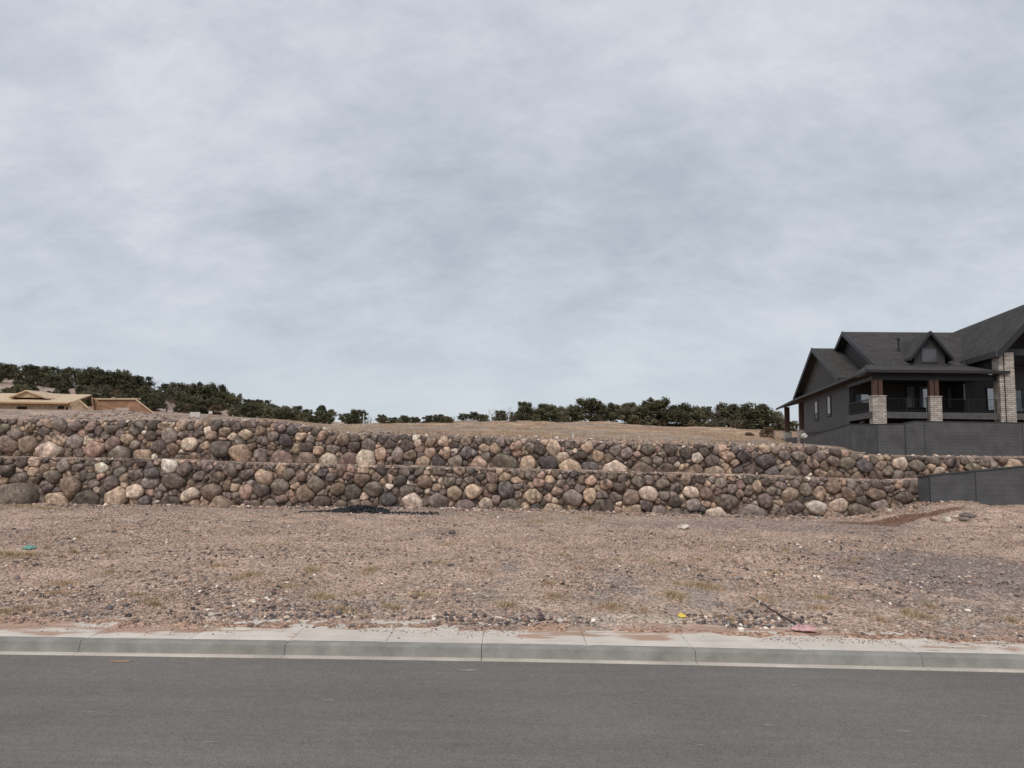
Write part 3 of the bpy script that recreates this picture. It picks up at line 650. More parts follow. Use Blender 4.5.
# ================= the dark house =================
HO = Vector(at(868, 369.5, 46)); HA = Vector((math.cos(R(3)), -math.sin(R(3)), 0)); HB = Vector((math.sin(R(11)), math.cos(R(11)), 0))
HO.z = 0
house = empty('dark_house', (HO.x, HO.y, 4.0)); HG = Vector(house.location)
tag(house, 'charcoal gabled house with covered porch and stone columns above the block wall', 'house')
def T(u, v, z): return HO + HA * u + HB * v + Vector((0, 0, z)) - HG
def part(name, m, material, parent=house, bevel=0): return m.build(name, M[material], parent, bevel=bevel)
def hbox(name, material, u0, u1, v0, v1, z0, z1, parent=house): m = MB(); m.box(u0, u1, v0, v1, z0, z1, T); return part(name, m, material, parent)
GZ = 3.6; DZ = 5.92; EZ = 8.55
# walls
m = MB(); m.box(.55, 16, 6.4, 22.2, GZ, 8.75, T); body = part('wall', m, 'siding')
m = MB(); m.box(7.9, 16.5, 4.2, 6.38, GZ, 9.9, T); part('wall', m, 'batten')                 # great-room front wall, recessed
m = MB(); m.box(.56, 7.9, 6.36, 6.39, DZ, 8.7, T); part('wall', m, 'batten')                # porch back wall
m = MB(); m.box(7.86, 7.9, 1.2, 6.36, DZ - .1, 9.6, T)
# lower side gable (faces left)
gv0, gv1, gvm, gz0, gzt = 7.0, 23.6, 15.3, 8.75, 12.35
m = MB(); n = [(.5, gv0 + .9, gz0), (.5, gv1 - .9, gz0), (.5, gvm, gzt - .35)]
m.v += [tuple(T(*q)) for q in n] + [tuple(T(q[0] + 2.3, q[1], q[2])) for q in n]; m.f += [(0, 1, 2), (5, 4, 3), (0, 3, 4, 1), (1, 4, 5, 2), (2, 5, 3, 0)]
part('gable', m, 'batten')
def roof(name, quads, th=.22, parent=house):
    m = MB()
    for q in quads: m.slab(q, th, T)
    return part(name, m, 'shingle', parent)
def fascia(pts, parent, w=.06, h=.26, drop=.02, material='trim', name='fascia'):
    m = MB()
    for a, b in zip(pts[:-1], pts[1:]):
        A, B_ = T(*a), T(*b); d = (B_ - A); side = d.cross(Vector((0, 0, 1))).normalized() * w
        z0, z1 = Vector((0, 0, -h)), Vector((0, 0, drop))
        m.hexa([A + z0 - side, B_ + z0 - side, B_ + z0 + side, A + z0 + side, A + z1 - side, B_ + z1 - side, B_ + z1 + side, A + z1 + side])
    return part(name, m, material, parent)
r1 = roof('roof', [[(-.05, gv0, 8.9), (3.4, gv0, 8.9), (3.4, gvm, gzt), (-.05, gvm, gzt)], [(-.05, gvm + .004, gzt), (3.4, gvm + .004, gzt), (3.4, gv1, 8.6), (-.05, gv1, 8.6)]])
fascia([(-.11, gv0 - .1, 8.86), (-.11, gvm, gzt + .02), (-.11, gv1 + .1, 8.55)], r1, h=.34)
# main roof: steeper main pitch, left gable end
mv0, mvm, mv1, mz0, mzt = 3.9, 12.1, 21.0, 9.5, 13.28
m = MB(); n = [(2.35, mv0 + .9, mz0), (2.35, mv1 - .8, mz0), (2.35, mvm, mzt - .3)]
m.v += [tuple(T(*q)) for q in n] + [tuple(T(q[0] + 8, q[1], q[2])) for q in n]; m.f += [(0, 1, 2), (5, 4, 3), (0, 3, 4, 1), (1, 4, 5, 2), (2, 5, 3, 0)]
part('gable', m, 'batten')
r2 = roof('roof', [[(1.75, mv0, mz0), (14, mv0, mz0), (14, mvm, mzt), (1.75, mvm, mzt)], [(1.75, mvm + .004, mzt), (14, mvm + .004, mzt), (14, mv1, 9.4), (1.75, mv1, 9.4)]])
fascia([(1.69, mv0 - .1, mz0 - .03), (1.69, mvm, mzt + .02), (1.69, mv1 + .1, 9.35)], r2, h=.34)
# low-pitched porch roof and the side eave wrapping the left side
rp = roof('porch_roof', [[(-.05, -.05, EZ + .12), (9.0, -.05, EZ + .12), (9.0, 4.3, EZ + 1.0), (1.2, 4.3, EZ + 1.0)],
                         [(-.05, -.05, EZ + .12), (1.2, 4.3, EZ + 1.0), (1.2, 7.2, EZ + .60), (-.05, 7.2, EZ + .06)],
                         [(-.05, 7.204, EZ + .06), (.62, 7.204, EZ + .30), (.62, 22.4, EZ + .18), (-.05, 22.4, EZ - .08)],
                         [(-.05, 22.404, EZ - .08), (5, 22.404, EZ + 1.1), (5, 27.4, EZ + .9), (-.05, 33.2, EZ - .42)]], .10)
fascia([(9.0, -.1, EZ + .10), (-.1, -.1, EZ + .10), (-.1, 7.2, EZ + .04), (-.1, 22.4, EZ - .09), (-.1, 33.3, EZ - .43)], rp, h=.17, material='trim', name='rain_gutter')
m = MB(); m.box(-.02, 8.6, 0, 6.4, EZ - .17, EZ - .14, T); m.box(-.02, .56, 6.4, 22.4, EZ - .19, EZ - .16, T); part('soffit', m, 'soffit', rp)
# beam over the porch posts
m = MB(); m.box(.35, 8.4, .42, .72, EZ - .5, EZ - .18, T); m.box(.38, .62, .72, 6.3, EZ - .5, EZ - .2, T); part('beam', m, 'trim')
# rear corner porch posts
for v in (23.2, 30.6):
    pm = MB(); pm.box(.35, .85, v, v + .5, 5.4, 8.15, T); pp = part('porch_post', pm, 'wood')
    pm = MB(); pm.box(.22, .98, v - .13, v + .63, 3.9, 5.45, T); part('stone_base', pm, 'veneer', pp)
m = MB(); m.box(.3, 6, 22.3, 33, 4.2, 4.75, T); part('rear_deck', m, 'deck')
# deck
m = MB(); m.box(.3, 8.0, .35, 6.36, DZ - .12, DZ, T); dk = part('deck', m, 'deck')
m = MB(); m.box(.25, 8.4, .28, .345, DZ - .42, DZ - .004, T); m.box(.2, .27, .35, 6.3, DZ - .42, DZ - .004, T); part('rim_board', m, 'deck', dk)
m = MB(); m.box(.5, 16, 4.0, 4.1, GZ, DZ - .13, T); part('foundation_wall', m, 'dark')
m = MB(); m.box(9.4, 16.4, .35, 4.18, DZ - .12, DZ, T); m.box(9.4, 16.4, .28, .345, DZ - .42, DZ - .004, T); part('deck', m, 'deck')
# stairs stringer seen under the side of the porch
m = MB()
for k in range(5): m.box(.28 + k * .02, .34 + k * .02, 2.2 + k * .8, 3.1 + k * .8, DZ - .66 - k * .13, DZ - .54 - k * .13, T)
part('stair_stringer', m, 'wood')
# posts with stone bases
def column(u0, u1, v0, v1, name='porch_post'):
    c = (u0 + u1) / 2; m = MB(); m.box(c - .29, c - .03, v0 + .2, v1 - .15, 6.9, EZ - .5, T); m.box(c + .03, c + .29, v0 + .2, v1 - .15, 6.9, EZ - .5, T)
    o = part(name, m, 'wood')
    m = MB(); m.box(u0, u1, v0, v1, GZ, 6.92, T); part('stone_base', m, 'veneer', o, )
    m = MB(); m.box(u0 - .04, u1 + .04, v0 - .04, v1 + .04, 6.922, 6.98, T); part('cap', m, 'veneer', o)
column(.27, 1.12, .05, .9); column(3.95, 4.68, .05, .8)
for u0 in (8.42, 14.6):
    zt_ = 9.75 if u0 < 9 else 10
    m = MB(); m.box(u0, u0 + .26, .05, 1.0, GZ, zt_, T); o = part('stone_column', m, 'veneer')
    m = MB(); m.box(u0 + .34, u0 + .94, .02, 1.0, GZ, zt_ + .15, T); part('stone_face', m, 'veneer', o)
    m = MB(); m.box(u0 + .262, u0 + .338, .12, .9, GZ, zt_, T); part('dark_gap_strip', m, 'trim', o)  # black strip filling the dark gap between the two stone pieces
# railings
def railing(u0, u1, v):
    m = MB(); m.box(u0, u1, v, v + .04, DZ + .88, DZ + .91, T); m.box(u0, u1, v, v + .03, DZ + .10, DZ + .12, T)
    k = int((u1 - u0) / .16)
    for i in range(1, k): u = u0 + (u1 - u0) * i / k; m.box(u - .005, u + .005, v + .014, v + .026, DZ + .13, DZ + .86, T)
    for u in (u0, (u0 + u1) / 2, u1): m.box(u - .022, u + .022, v - .003, v + .043, DZ, DZ + .93, T)
    part('railing', m, 'rail')
railing(1.2, 3.9, .45); railing(4.75, 8.3, .45); railing(9.5, 14.5, .45)
m = MB()
for (v0, v1) in ((1.2, 6.2),):
    m.box(.34, .39, v0, v1, DZ + .86, DZ + .91, T); m.box(.34, .38, v0, v1, DZ + .1, DZ + .13, T)
    for i in range(38): v = v0 + (v1 - v0) * i / 37; m.box(.352, .37, v, v + .018, DZ + .13, DZ + .86, T)
part('railing', m, 'rail')
# windows
def window(u0, u1, z0, z1, v, kind='window', muntin=False, parent=house):
    m = MB(); w = .07
    for q in ((u0 - w, u1 + w, z1, z1 + w), (u0 - w, u1 + w, z0 - w, z0), (u0 - w, u0, z0, z1), (u1, u1 + w, z0, z1)):
        m.box(q[0], q[1], v - .06, v + .01, q[2], q[3], T)
    if muntin: m.box((u0 + u1) / 2 - .02, (u0 + u1) / 2 + .02, v - .05, v - .028, z0, z1, T)
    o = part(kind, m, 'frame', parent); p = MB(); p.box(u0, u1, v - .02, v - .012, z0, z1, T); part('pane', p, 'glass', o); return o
def onv(px, py, v):
    a, b = ray(px, py); X0, Y0 = HO.x + v * HB.x, HO.y + v * HB.y
    u = (a * Y0 - X0) / (HA.x - a * HA.y); Y = Y0 + u * HA.y; return u, EYE + b * Y
def wpx(x0, y0, x1, y1, v, **k):
    a = onv(x0, y0, v); b = onv(x1, y1, v); return window(min(a[0], b[0]), max(a[0], b[0]), min(a[1], b[1]), max(a[1], b[1]), v, **k)
wpx(855, 394.3, 869, 403, 6.34); wpx(906.5, 386.5, 915, 407.5, 6.34, kind='glass_door'); wpx(919, 386.5, 928, 407.5, 6.34, kind='glass_door'); wpx(946.8, 387, 955.3, 408, 6.34, kind='glass_door')
wpx(987, 388.5, 995, 410, 4.18, kind='glass_door'); wpx(1021.5, 390, 1034, 407, 4.18); wpx(988, 374, 995, 378, 4.18)
u_, z_ = onv(979.3, 391, 6.3)
m = MB(); uu = onv(979.3, 385, 4.15)[0]; m.box(7.86, 7.94, 4.10, 4.19, onv(979.3, 400, 4.15)[1], onv(979.3, 384.5, 4.15)[1], T); part('wall_lamp', m, 'paleframe')
# side windows, tall and narrow (on the left wall)
def onu(px, py, u):
    a, b = ray(px, py); X0, Y0 = HO.x + u * HA.x, HO.y + u * HA.y
    v = (a * Y0 - X0) / (HB.x - a * HB.y); return v, EYE + b * (Y0 + v * HB.y)
for (x0, x1, yt, yb) in ((814.6, 818.2, 402, 418.5), (827.2, 831, 397.6, 414)):
    va, zt = onu(x0, yt, .55); vb, zb = onu(x1, yb, .55); va, vb = min(va, vb), max(va, vb)
    m = MB(); w = .16
    for q in ((va - w, vb + w, zt, zt + w), (va - w, vb + w, zb - w, zb), (va - w, va, zb, zt), (vb, vb + w, zb, zt)): m.box(.49, .56, q[0], q[1], q[2], q[3], T)
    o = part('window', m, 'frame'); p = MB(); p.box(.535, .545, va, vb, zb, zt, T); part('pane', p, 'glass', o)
    p = MB(); p.box(.52, .53, va + .15, vb - .15, lerp(zb, zt, .35 if x0 < 820 else .05), zt - .05, T); part('blind', p, 'paleframe', o)
m = MB(); m.box(.50, .549, 6.37, 6.52, 5.2, 8.6, T); part('corner_trim', m, 'trim')
m = MB(); m.box(.50, .545, 6.6, 22.1, 5.0, 5.12, T); part('base_trim', m, 'trim')
# dormer on the porch-side slope
v = 4.1; ap = onv(928.5, 331, v - .35); Lf = onv(896.5, 359, v - .35); Rf = onv(947, 353, v - .35)
uc = ap[0]; wl, zb = onv(913, 364, v); wr, _ = onv(944, 364, v); hw = (wr - wl) / 2; uc = (wl + wr) / 2 + .08
m = MB(); sz_ = onv(928, 349, v)[1] - .25
slope = (ap[1] - Rf[1]) / (Rf[0] - ap[0]); top = ap[1] - .2
ev = top - slope * hw
n = [(uc - hw, v, zb - .5), (uc + hw, v, zb - .5), (uc + hw, v, ev), (uc, v, top), (uc - hw, v, ev)]
m.v += [tuple(T(*q)) for q in n] + [tuple(T(q[0], v + 5.5, q[2])) for q in n]
m.f += [(0, 1, 2, 3, 4), (9, 8, 7, 6, 5)] + [(i, (i + 1) % 5, (i + 1) % 5 + 5, i + 5) for i in range(5)]
dm = part('dormer', m, 'batten')
oh = .42; l = uc - hw - oh; r_ = uc + hw + oh
m = MB(); m.slab([(l, v - .4, top + .2 - slope * (hw + oh)), (uc - .002, v - .4, top + .2), (uc - .002, v + 6, top + .2), (l, v + 6, top + .2 - slope * (hw + oh))], .16, T)
m.slab([(uc + .002, v - .4, top + .2), (r_, v - .4, top + .2 - slope * (hw + oh)), (r_, v + 6, top + .2 - slope * (hw + oh)), (uc + .002, v + 6, top + .2)], .16, T)
part('dormer_roof', m, 'shingle', dm)
def fas2(pts, w, h, parent):
    m = MB()
    for a, b in zip(pts[:-1], pts[1:]):
        q = []
        for dz in (-h, .02):
            q += [T(a[0], a[1] - w, a[2] + dz), T(b[0], b[1] - w, b[2] + dz), T(b[0], b[1], b[2] + dz), T(a[0], a[1], a[2] + dz)]
        m.hexa(q)
    return part('fascia', m, 'trim', parent)
fas2([(l, v - .403, top + .2 - slope * (hw + oh)), (uc, v - .403, top + .2), (r_, v - .403, top + .2 - slope * (hw + oh))], .07, .26, dm)
a = onv(922, 349, v); b = onv(936.5, 361.5, v)
m = MB(); w = .09
for q in ((a[0] - w, b[0] + w, a[1], a[1] + w), (a[0] - w, b[0] + w, b[1] - w, b[1]), (a[0] - w, a[0], b[1], a[1]), (b[0], b[0] + w, b[1], a[1])): m.box(q[0], q[1], v - .06, v - .003, q[2], q[3], T)
w_ = part('dormer_window', m, 'gutter_metal', dm); 
p = MB(); p.box(a[0], b[0], v - .03, v - .02, b[1], a[1], T); part('dormer_pane', p, 'dim_glass', dm)
# vent pipe
uv = onv(898.5, 343, 7); m = MB(); m.tube(T(uv[0], 7, uv[1] - .7), T(uv[0], 7, uv[1] + .25), .07); m.tube(T(uv[0], 7, uv[1] + .2), T(uv[0], 7, uv[1] + .38), .12); part('vent_pipe', m, 'trim')
# great-room wing, gable towards the street
we, wr_, wz, wt = 8.2, 11.75, 9.95, 13.75
rw = roof('wing_roof', [[(we, -.35, wz), (wr_, -.35, wt), (wr_, 16, wt), (we, 16, wz)], [(wr_ + .004, -.35, wt), (2 * wr_ - we, -.35, wz), (2 * wr_ - we, 16, wz), (wr_ + .004, 16, wt)]], .24)
fas2([(we, -.353, wz), (wr_, -.353, wt), (2 * wr_ - we, -.353, wz)], .1, .52, rw)
fascia([(we - .07, -.4, wz - .02), (we - .07, 6.0, wz - .02)], rw, h=.36, name='rain_gutter', material='gutter_metal')
m = MB(); n = [(we + .55, 4.15, wz - .1), (2 * wr_ - we - .5, 4.15, wz - .1), (wr_, 4.15, wt - .5)]
m.v += [tuple(T(*q)) for q in n] + [tuple(T(q[0], 12, q[2])) for q in n]; m.f += [(0, 1, 2), (5, 4, 3), (0, 3, 4, 1), (1, 4, 5, 2), (2, 5, 3, 0)]
part('gable', m, 'batten')
m = MB(); m.box(we + .5, 2 * wr_ - we - .5, .45, .85, wz - .18, wz + .25, T); part('beam', m, 'trim')
m = MB(); m.box(we + .45, we + .6, .8, 16, 8.8, wz - .1, T); part('wall', m, 'siding')
for u in (11.0, 12.2, 13.4): window(u, u + .9, 6.3, 7.8, 4.15)

# ================= framed house on the left =================
fh = empty('framed_house', tuple(at(40, 408, 75))); FG = Vector(fh.location); tag(fh, 'unfinished house of bare yellow strand board half hidden behind the gravel bank', 'house')
def q75(px, py, Y=75): return at(px, py, Y) - FG
def fpart(name, m, material, parent=fh): return m.build(name, M[material], parent)
m = MB(); zb = 2.6; L0 = at(-70, 402.5, 75); R0 = at(79, 399, 75)
ze = at(30, 402.2, 75).z; zr = at(60, 394, 84).z
def fbx(m, x0, x1, y0, y1, z0, z1): return m.box(x0 - FG.x, x1 - FG.x, y0 - FG.y, y1 - FG.y, z0 - FG.z, z1 - FG.z)
xl, xr = at(-70, 400, 75).x, at(69, 402, 75).x
fbx(m, xl, xr + .1, 75.4, 78, zb, ze - .05); fbx(m, xl, -59, 78.01, 93, zb, ze - .05); mw = fpart('wall', m, 'osb_wall')
m = MB(); z0 = ze
def fsl(m, pts, th=.12): return m.slab([tuple(Vector(p) - FG) for p in pts], th)
yR = 84
xr2 = at(92, 394, 84).x
fsl(m, [(xl, 74.9, ze), (xr, 74.9, ze), (xr2, yR, zr), (xl, yR, zr)])
fsl(m, [(xl, yR + .004, zr), (xr2, yR + .004, zr), (-59, 93.5, ze), (xl, 93.5, ze)])
rf = fpart('roof', m, 'osb')
m = MB(); fbx(m, xl, xr, 74.80, 74.895, ze - .17, ze + .01); fpart('fascia', m, 'stud', rf)
# small gable over the front slope
ap = at(26, 389.8, 77); gl = at(9, 396.6, 77); gr = at(45.5, 397.2, 77)
m = MB()
m.poly(*[Vector(p) - FG for p in (gl, gr, ap)]); q = [Vector(p) - FG for p in (gl, gr, ap)]
m = MB(); n_ = [Vector(p) - FG + Vector((0, .25, -.05)) for p in (gl, gr, ap)]; b_ = [p + Vector((0, 5, 0)) for p in n_]
m.v += [tuple(p) for p in n_ + b_]; m.f += [(0, 1, 2), (5, 4, 3), (0, 3, 4, 1), (1, 4, 5, 2), (2, 5, 3, 0)]; gb = fpart('gable', m, 'osb_wall')
m = MB()
for a, b in ((gl, ap), (gr, ap)):
    a2, b2 = Vector(a), Vector(b); a2 = a2 + (a2 - b2) * .05
    m.slab([tuple(a2 - FG), tuple(b2 - FG), tuple(b2 - FG + Vector((0, 6.5, .0))), tuple(a2 - FG + Vector((0, 6.5, 0)))], .14)
fpart('gable_roof', m, 'osb', gb)
for (x0, x1, y) in ((17.5, 27, 407.3), (58, 64, 407), (66.5, 71, 408), (72, 74.5, 408.5)):
    a, b = at(x0, y - .8, 75.4), at(x1, y + 2, 75.4); m = MB(); fbx(m, a.x, b.x, 75.34, 75.39, b.z, a.z)
    fpart('window_opening', m, 'dark', mw)
# hipped corner piece with angled fly rafter
m = MB(); a, b = at(79, 398.8, 74.5), at(88, 406.6, 74.5)
m.slab([tuple(a - FG), tuple(b - FG), tuple(b - FG + Vector((-.4, .6, 0))), tuple(a - FG + Vector((-.4, .6, 0)))], .22); fpart('roof_overhang', m, 'osb')
m = MB(); p = [at(68, 402.4, 75.2), at(79.5, 399.4, 75.2), at(88, 407, 75.2), at(88, 414, 75.2), at(68, 414, 75.2)]; k = len(p)
m.slab([(0, 0, 0)] * 0 or [tuple(q - FG) for q in p], .01)
m = MB(); m.v += [tuple(q - FG) for q in p] + [tuple(q - FG + Vector((-2.2, 3.5, 0))) for q in p]; m.f += [tuple(range(5)), (9, 8, 7, 6, 5)] + [(i, (i + 1) % 5, (i + 1) % 5 + 5, i + 5) for i in range(5)]
fpart('wall', m, 'osb_wall')
# second framed wing
fw = empty('framed_garage', tuple(at(118, 408, 80))); G2 = Vector(fw.location); tag(fw, 'open-framed brown wooden wing with pale wrap, right of the strand board house', 'house')
def g2(px, py, Y=80): return at(px, py, Y) - G2
m = MB(); p = [g2(97, 399), g2(135, 399), g2(151, 411.5), g2(151, 418), g2(97, 418)]
m.v += [tuple(q + Vector((-.1, .2, 0))) for q in p] + [tuple(q + Vector((-3, 4.5, 0))) for q in p]; m.f += [tuple(range(5)), (9, 8, 7, 6, 5)] + [(i, (i + 1) % 5, (i + 1) % 5 + 5, i + 5) for i in range(5)]
m.build('wall', M['redboard'], fw)
m = MB(); a, b, c_ = g2(94, 398.2), g2(135.5, 398.2), g2(153, 411.8)
m.slab([tuple(a), tuple(b), tuple(b + Vector((0, 1.2, .1))), tuple(a + Vector((0, 7, .3)))], .16); m.slab([tuple(b + Vector((.004, 0, 0))), tuple(c_), tuple(c_ + Vector((-.65, 1, 0))), tuple(b + Vector((-.65, 1, .0)))], .2)
m.build('roof', M['osb'], fw)
m = MB()
for k in range(11):
    t = k / 10; tp = g2(98 + 36 * t, 399.5, 80.4); bt = g2(98 + 36 * t, 416, 80.4); m.box(bt.x - .05, bt.x + .05, tp.y, tp.y + .12, bt.z, tp.z)
m.build('stud_frame', M['stud'], fw)
m = MB(); a, b = g2(104, 408, 80.2), g2(130, 413, 80.2); 
for (x0, y0, x1, y1) in ((104, 409.5, 115, 416), (116, 407.6, 129, 416)):
    a, b = g2(x0, y0, 80.2), g2(x1, y1, 80.2); m.box(a.x, b.x, a.y - .06, a.y - .01, b.z, a.z)
m.build('house_wrap', M['wrap'], fw)
for (x0, y0, x1, y1, yy_) in ((104, 401.5, 115, 408, 81), (137, 408.5, 142, 416, 80.6)):
    m = MB(); a, b = g2(x0, y0, yy_), g2(x1, y1, yy_); m.box(a.x, b.x, a.y, a.y + .08, b.z, a.z); m.build('opening', M['dark'], fw)
m = MB()
for (x0, y0, x1, y1) in ((92, 397, 94, 412), (94, 398, 105, 411), (99, 404, 113, 409)):
    m.tube(g2(x0, y0, 78.5), g2(x1, y1, 78.5), .09, k=6)
m.build('brace', M['redboard'], fw)

# ================= trees =================
def tree_meshes(seed, kind):
    """trunk mesh and crown mesh for a juniper about 1 unit tall"""
    g = np.random.default_rng(seed); m = MB()
    h = .62; m.tube((0, 0, -.08), (g.normal(0, .03), g.normal(0, .03), h * .5), .045, .03, 7)
    limbs = []
    for k in range(7):
        a = k * 2.4 + g.uniform(-.4, .4); z0 = .08 + .07 * k; e = Vector((math.cos(a) * g.uniform(.22, .4), math.sin(a) * g.uniform(.22, .4), z0 + g.uniform(.12, .38)))
        m.tube((0, 0, z0), e, .022, .008, 5); limbs.append(e)
    trunk = bpy.data.meshes.new('trunk'); trunk.from_pydata(m.v, [], m.f); trunk.materials.append(M['bark'])
    wide = .56 if kind != 'tall' else .33
    cl = []
    nl = 60 if kind != 'bare' else 22
    for k in range(nl):
        a = g.uniform(0, 6.283); f = g.random() ** .95; z = .03 + .86 * f
        prof = math.sin(math.pi * min(1, (z + .30) * .74)) ** .5
        rr = wide * prof * g.uniform(.3, 1.0) * .9
        cl.append((math.cos(a) * rr, math.sin(a) * rr, z + g.normal(0, .03), g.uniform(.09, .17) * (1 if kind != 'tall' else .8)))
    C0 = np.array(cl); per = 105 if kind != 'bare' else 34; n = len(C0) * per
    d = g.normal(0, 1, (n, 3)); d /= np.linalg.norm(d, axis=1)[:, None]
    cen = np.repeat(C0[:, :3], per, 0); rad = np.repeat(C0[:, 3], per)
    p = cen + d * (rad * g.uniform(.45, 1.12, n))[:, None]; p[:, 2] = np.maximum(p[:, 2], .02)
    s = g.uniform(.016, .037, n) * (1 if kind != 'bare' else .5)
    a = g.normal(0, 1, (n, 3)); a /= np.linalg.norm(a, axis=1)[:, None]; b = np.cross(a, d); b /= np.linalg.norm(b, axis=1)[:, None] + 1e-6
    if kind == 'bare': a = a * 2.6; b = b * .35
    V = np.stack([p - a * s[:, None], p + b * s[:, None] * .8, p + a * s[:, None], p - b * s[:, None] * .8], 1).reshape(-1, 3)
    Q = np.arange(n * 4).reshape(n, 4)
    tv = g.uniform(.8, 1.3)
    base = {'green': (.098, .096, .056), 'olive': (.140, .130, .080), 'tall': (.088, .090, .055), 'bare': (.18, .15, .125), 'brown': (.13, .095, .06)}[kind]
    cc = np.array(base)[None] * tv * np.repeat(g.uniform(.7, 1.35, (len(C0), 1)), per, 0) * g.uniform(.75, 1.3, (n, 1))
    me = npmesh('crown', V, Q, np.repeat(cc, 4, 0)); me.materials.append(M['leaf']); return trunk, me
PROTO = {}
for i, (k, n) in enumerate((('green', 5), ('olive', 3), ('tall', 2), ('bare', 2), ('brown', 1))):
    PROTO[k] = [tree_meshes(100 + i * 10 + j, k) for j in range(n)]
first = {}
tr = random.Random(3)
def plant(px, Y, hpx, kind, label, group=None, wide=1.0, name='juniper_tree', cat='tree', sink=0, z=None):
    X = ray(px, 425)[0] * Y; zz = float(hill_z(X, Y)[0]) if z is None else z
    o = empty(name, (X, Y, zz - sink)); h = hpx / F * Y
    tk, cr = tr.choice(PROTO[kind])
    o.scale = (h * wide, h * wide, h); o.rotation_euler = (0, 0, tr.uniform(0, 6.28))
    link('trunk', tk, None, o); link('crown', cr, None, o)
    tag(o, label, cat, group); return o
# the row along the field edge: (px, top y, kind, width factor)
ROW = [(384, 419, 'olive', 1.3), (392, 417, 'green', 1.3), (405, 415.5, 'green', 1.2), (415, 416.5, 'green', 1.1), (428, 415, 'green', 1.2), (438, 414, 'green', 1.2), (446, 416, 'olive', 1.3), (452, 415.5, 'bare', 1.2), (463, 414, 'green', 1.2), (473, 412, 'green', 1.3), (484, 414, 'olive', 1.1), (492, 408, 'bare', .8), (500, 410, 'green', .9), (507, 406, 'bare', .8), (516, 411, 'green', 1.1),
       (524, 401, 'green', .75), (532, 408, 'olive', 1.1), (538, 409, 'bare', .9), (546, 403.5, 'green', 1.1), (558, 406, 'olive', .9), (572, 405, 'olive', 1), (590, 398.5, 'green', 1.15), (603, 405, 'olive', .9), (613, 403, 'tall', .9), (628, 402.5, 'olive', 1.1), (642, 406, 'olive', 1.2), (655, 398.5, 'green', 1), (668, 405, 'green', 1), (681, 404, 'green', 1), (694, 407, 'olive', .9), (701, 405.5, 'green', 1.0), (716, 407, 'bare', .8),
       (729, 404, 'green', 1.15), (742, 407, 'olive', .9), (756, 404, 'green', 1.25), (772, 411, 'olive', 1.1), (783, 418, 'green', 1.2), (792, 420, 'olive', 1)]
KW = {'green': 'dark green', 'olive': 'olive green', 'tall': 'slender dark', 'bare': 'grey leafless', 'brown': 'brown'}
ORD = ['first', 'second', 'third', 'fourth', 'fifth', 'sixth', 'seventh', 'eighth', 'ninth', 'tenth', 'eleventh', 'twelfth', 'thirteenth', 'fourteenth', 'fifteenth', 'sixteenth', 'seventeenth', 'eighteenth', 'nineteenth', 'twentieth'] 
cnt = {}
for px, ty, kind, wd in ROW:
    sec = 'left part of field edge' if px < 520 else ('middle of field edge' if px < 650 else 'beside the dark house')
    k = (kind, sec); cnt[k] = cnt.get(k, 0) + 1
    Y = 122 + tr.uniform(-5, 6); X = ray(px, 425)[0] * Y; zz = float(hill_z(X, Y)[0]); top_ = at(px, ty, Y).z
    h = (top_ - zz) / Y * F
    kw = 'tree' if kind != 'bare' else 'shrubby tree'
    plant(px, Y, max(h, 7), kind, f'{KW[kind]} {kw}, {ORD[cnt[k]-1]} such from the left, {sec}', 'trees along the field edge', wd * 1.28)
plant(735, 112, 20, 'bare', 'rounded grey-brown shrub in front of the trees left of the dark house', None, 1.15, 'grey_shrub', 'shrub')
plant(767, 62, 12, 'brown', 'small rusty brown bush on the bank left of the dark house', None, 1.1, 'brown_bush', 'shrub', sink=.15)
plant(749, 66, 4.5, 'brown', 'low straw-brown bush behind the wall, left of the rusty bush', None, 1.9, 'brown_bush', 'shrub', sink=.08)
# the low brush under the row
for k, px in enumerate([400, 446, 480, 511, 538, 566, 600, 636, 664, 690, 707, 746]):
    plant(px + tr.uniform(-3, 3), 117 + tr.uniform(-3, 3), tr.uniform(5, 8), tr.choice(['bare', 'olive', 'brown']), 'low scrubby bush at the feet of the trees along the field edge', 'low bushes below the row of trees', 1.5, 'scrub_bush', 'shrub')
# the left hillside
TL = [(-60, 350), (0, 362), (22, 360), (30, 366), (52, 369), (80, 371), (90, 372), (125, 374), (140, 380), (180, 383), (200, 387), (225, 391), (240, 398), (262, 401), (285, 404), (300, 405.5), (320, 408), (345, 412), (360, 414), (375, 418), (388, 421)]
top_line = lambda px: np.interp(px, [a for a, _ in TL], [b for _, b in TL])
px = -40.0; k = 0
while px < 385:      # skyline trees, each told by its place
    ty = float(top_line(px)) - 2 + tr.uniform(-2.5, 4.5); Y = 192 + tr.uniform(-10, 6) - px * .12
    X = ray(px, 400)[0] * Y; zz = float(hill_z(X, Y)[0]); h = (at(px, ty, Y).z - zz) / Y * F; h = min(max(h, 9), 24)
    kind = tr.choices(['green', 'olive', 'tall', 'bare'], [6, 2, 1, 1])[0]
    if 0 <= px: 
        k += 1; sec = 'above the framed house' if px < 150 else ('between framed house and white signs' if px < 215 else 'right of the white signs')
        key = ('sky', sec); cnt[key] = cnt.get(key, 0) + 1; lab = f'{KW[kind]} tree on the skyline {sec}, {ORD[cnt[key]-1]} from the left'
        plant(px, Y, h, kind, lab, 'skyline trees of the left hill', tr.uniform(1.0, 1.35))
    else: plant(px, Y, h, kind, 'dark tree on the hill beyond the left edge', 'trees covering the left hillside', 1.2)
    px += tr.uniform(8.5, 15)
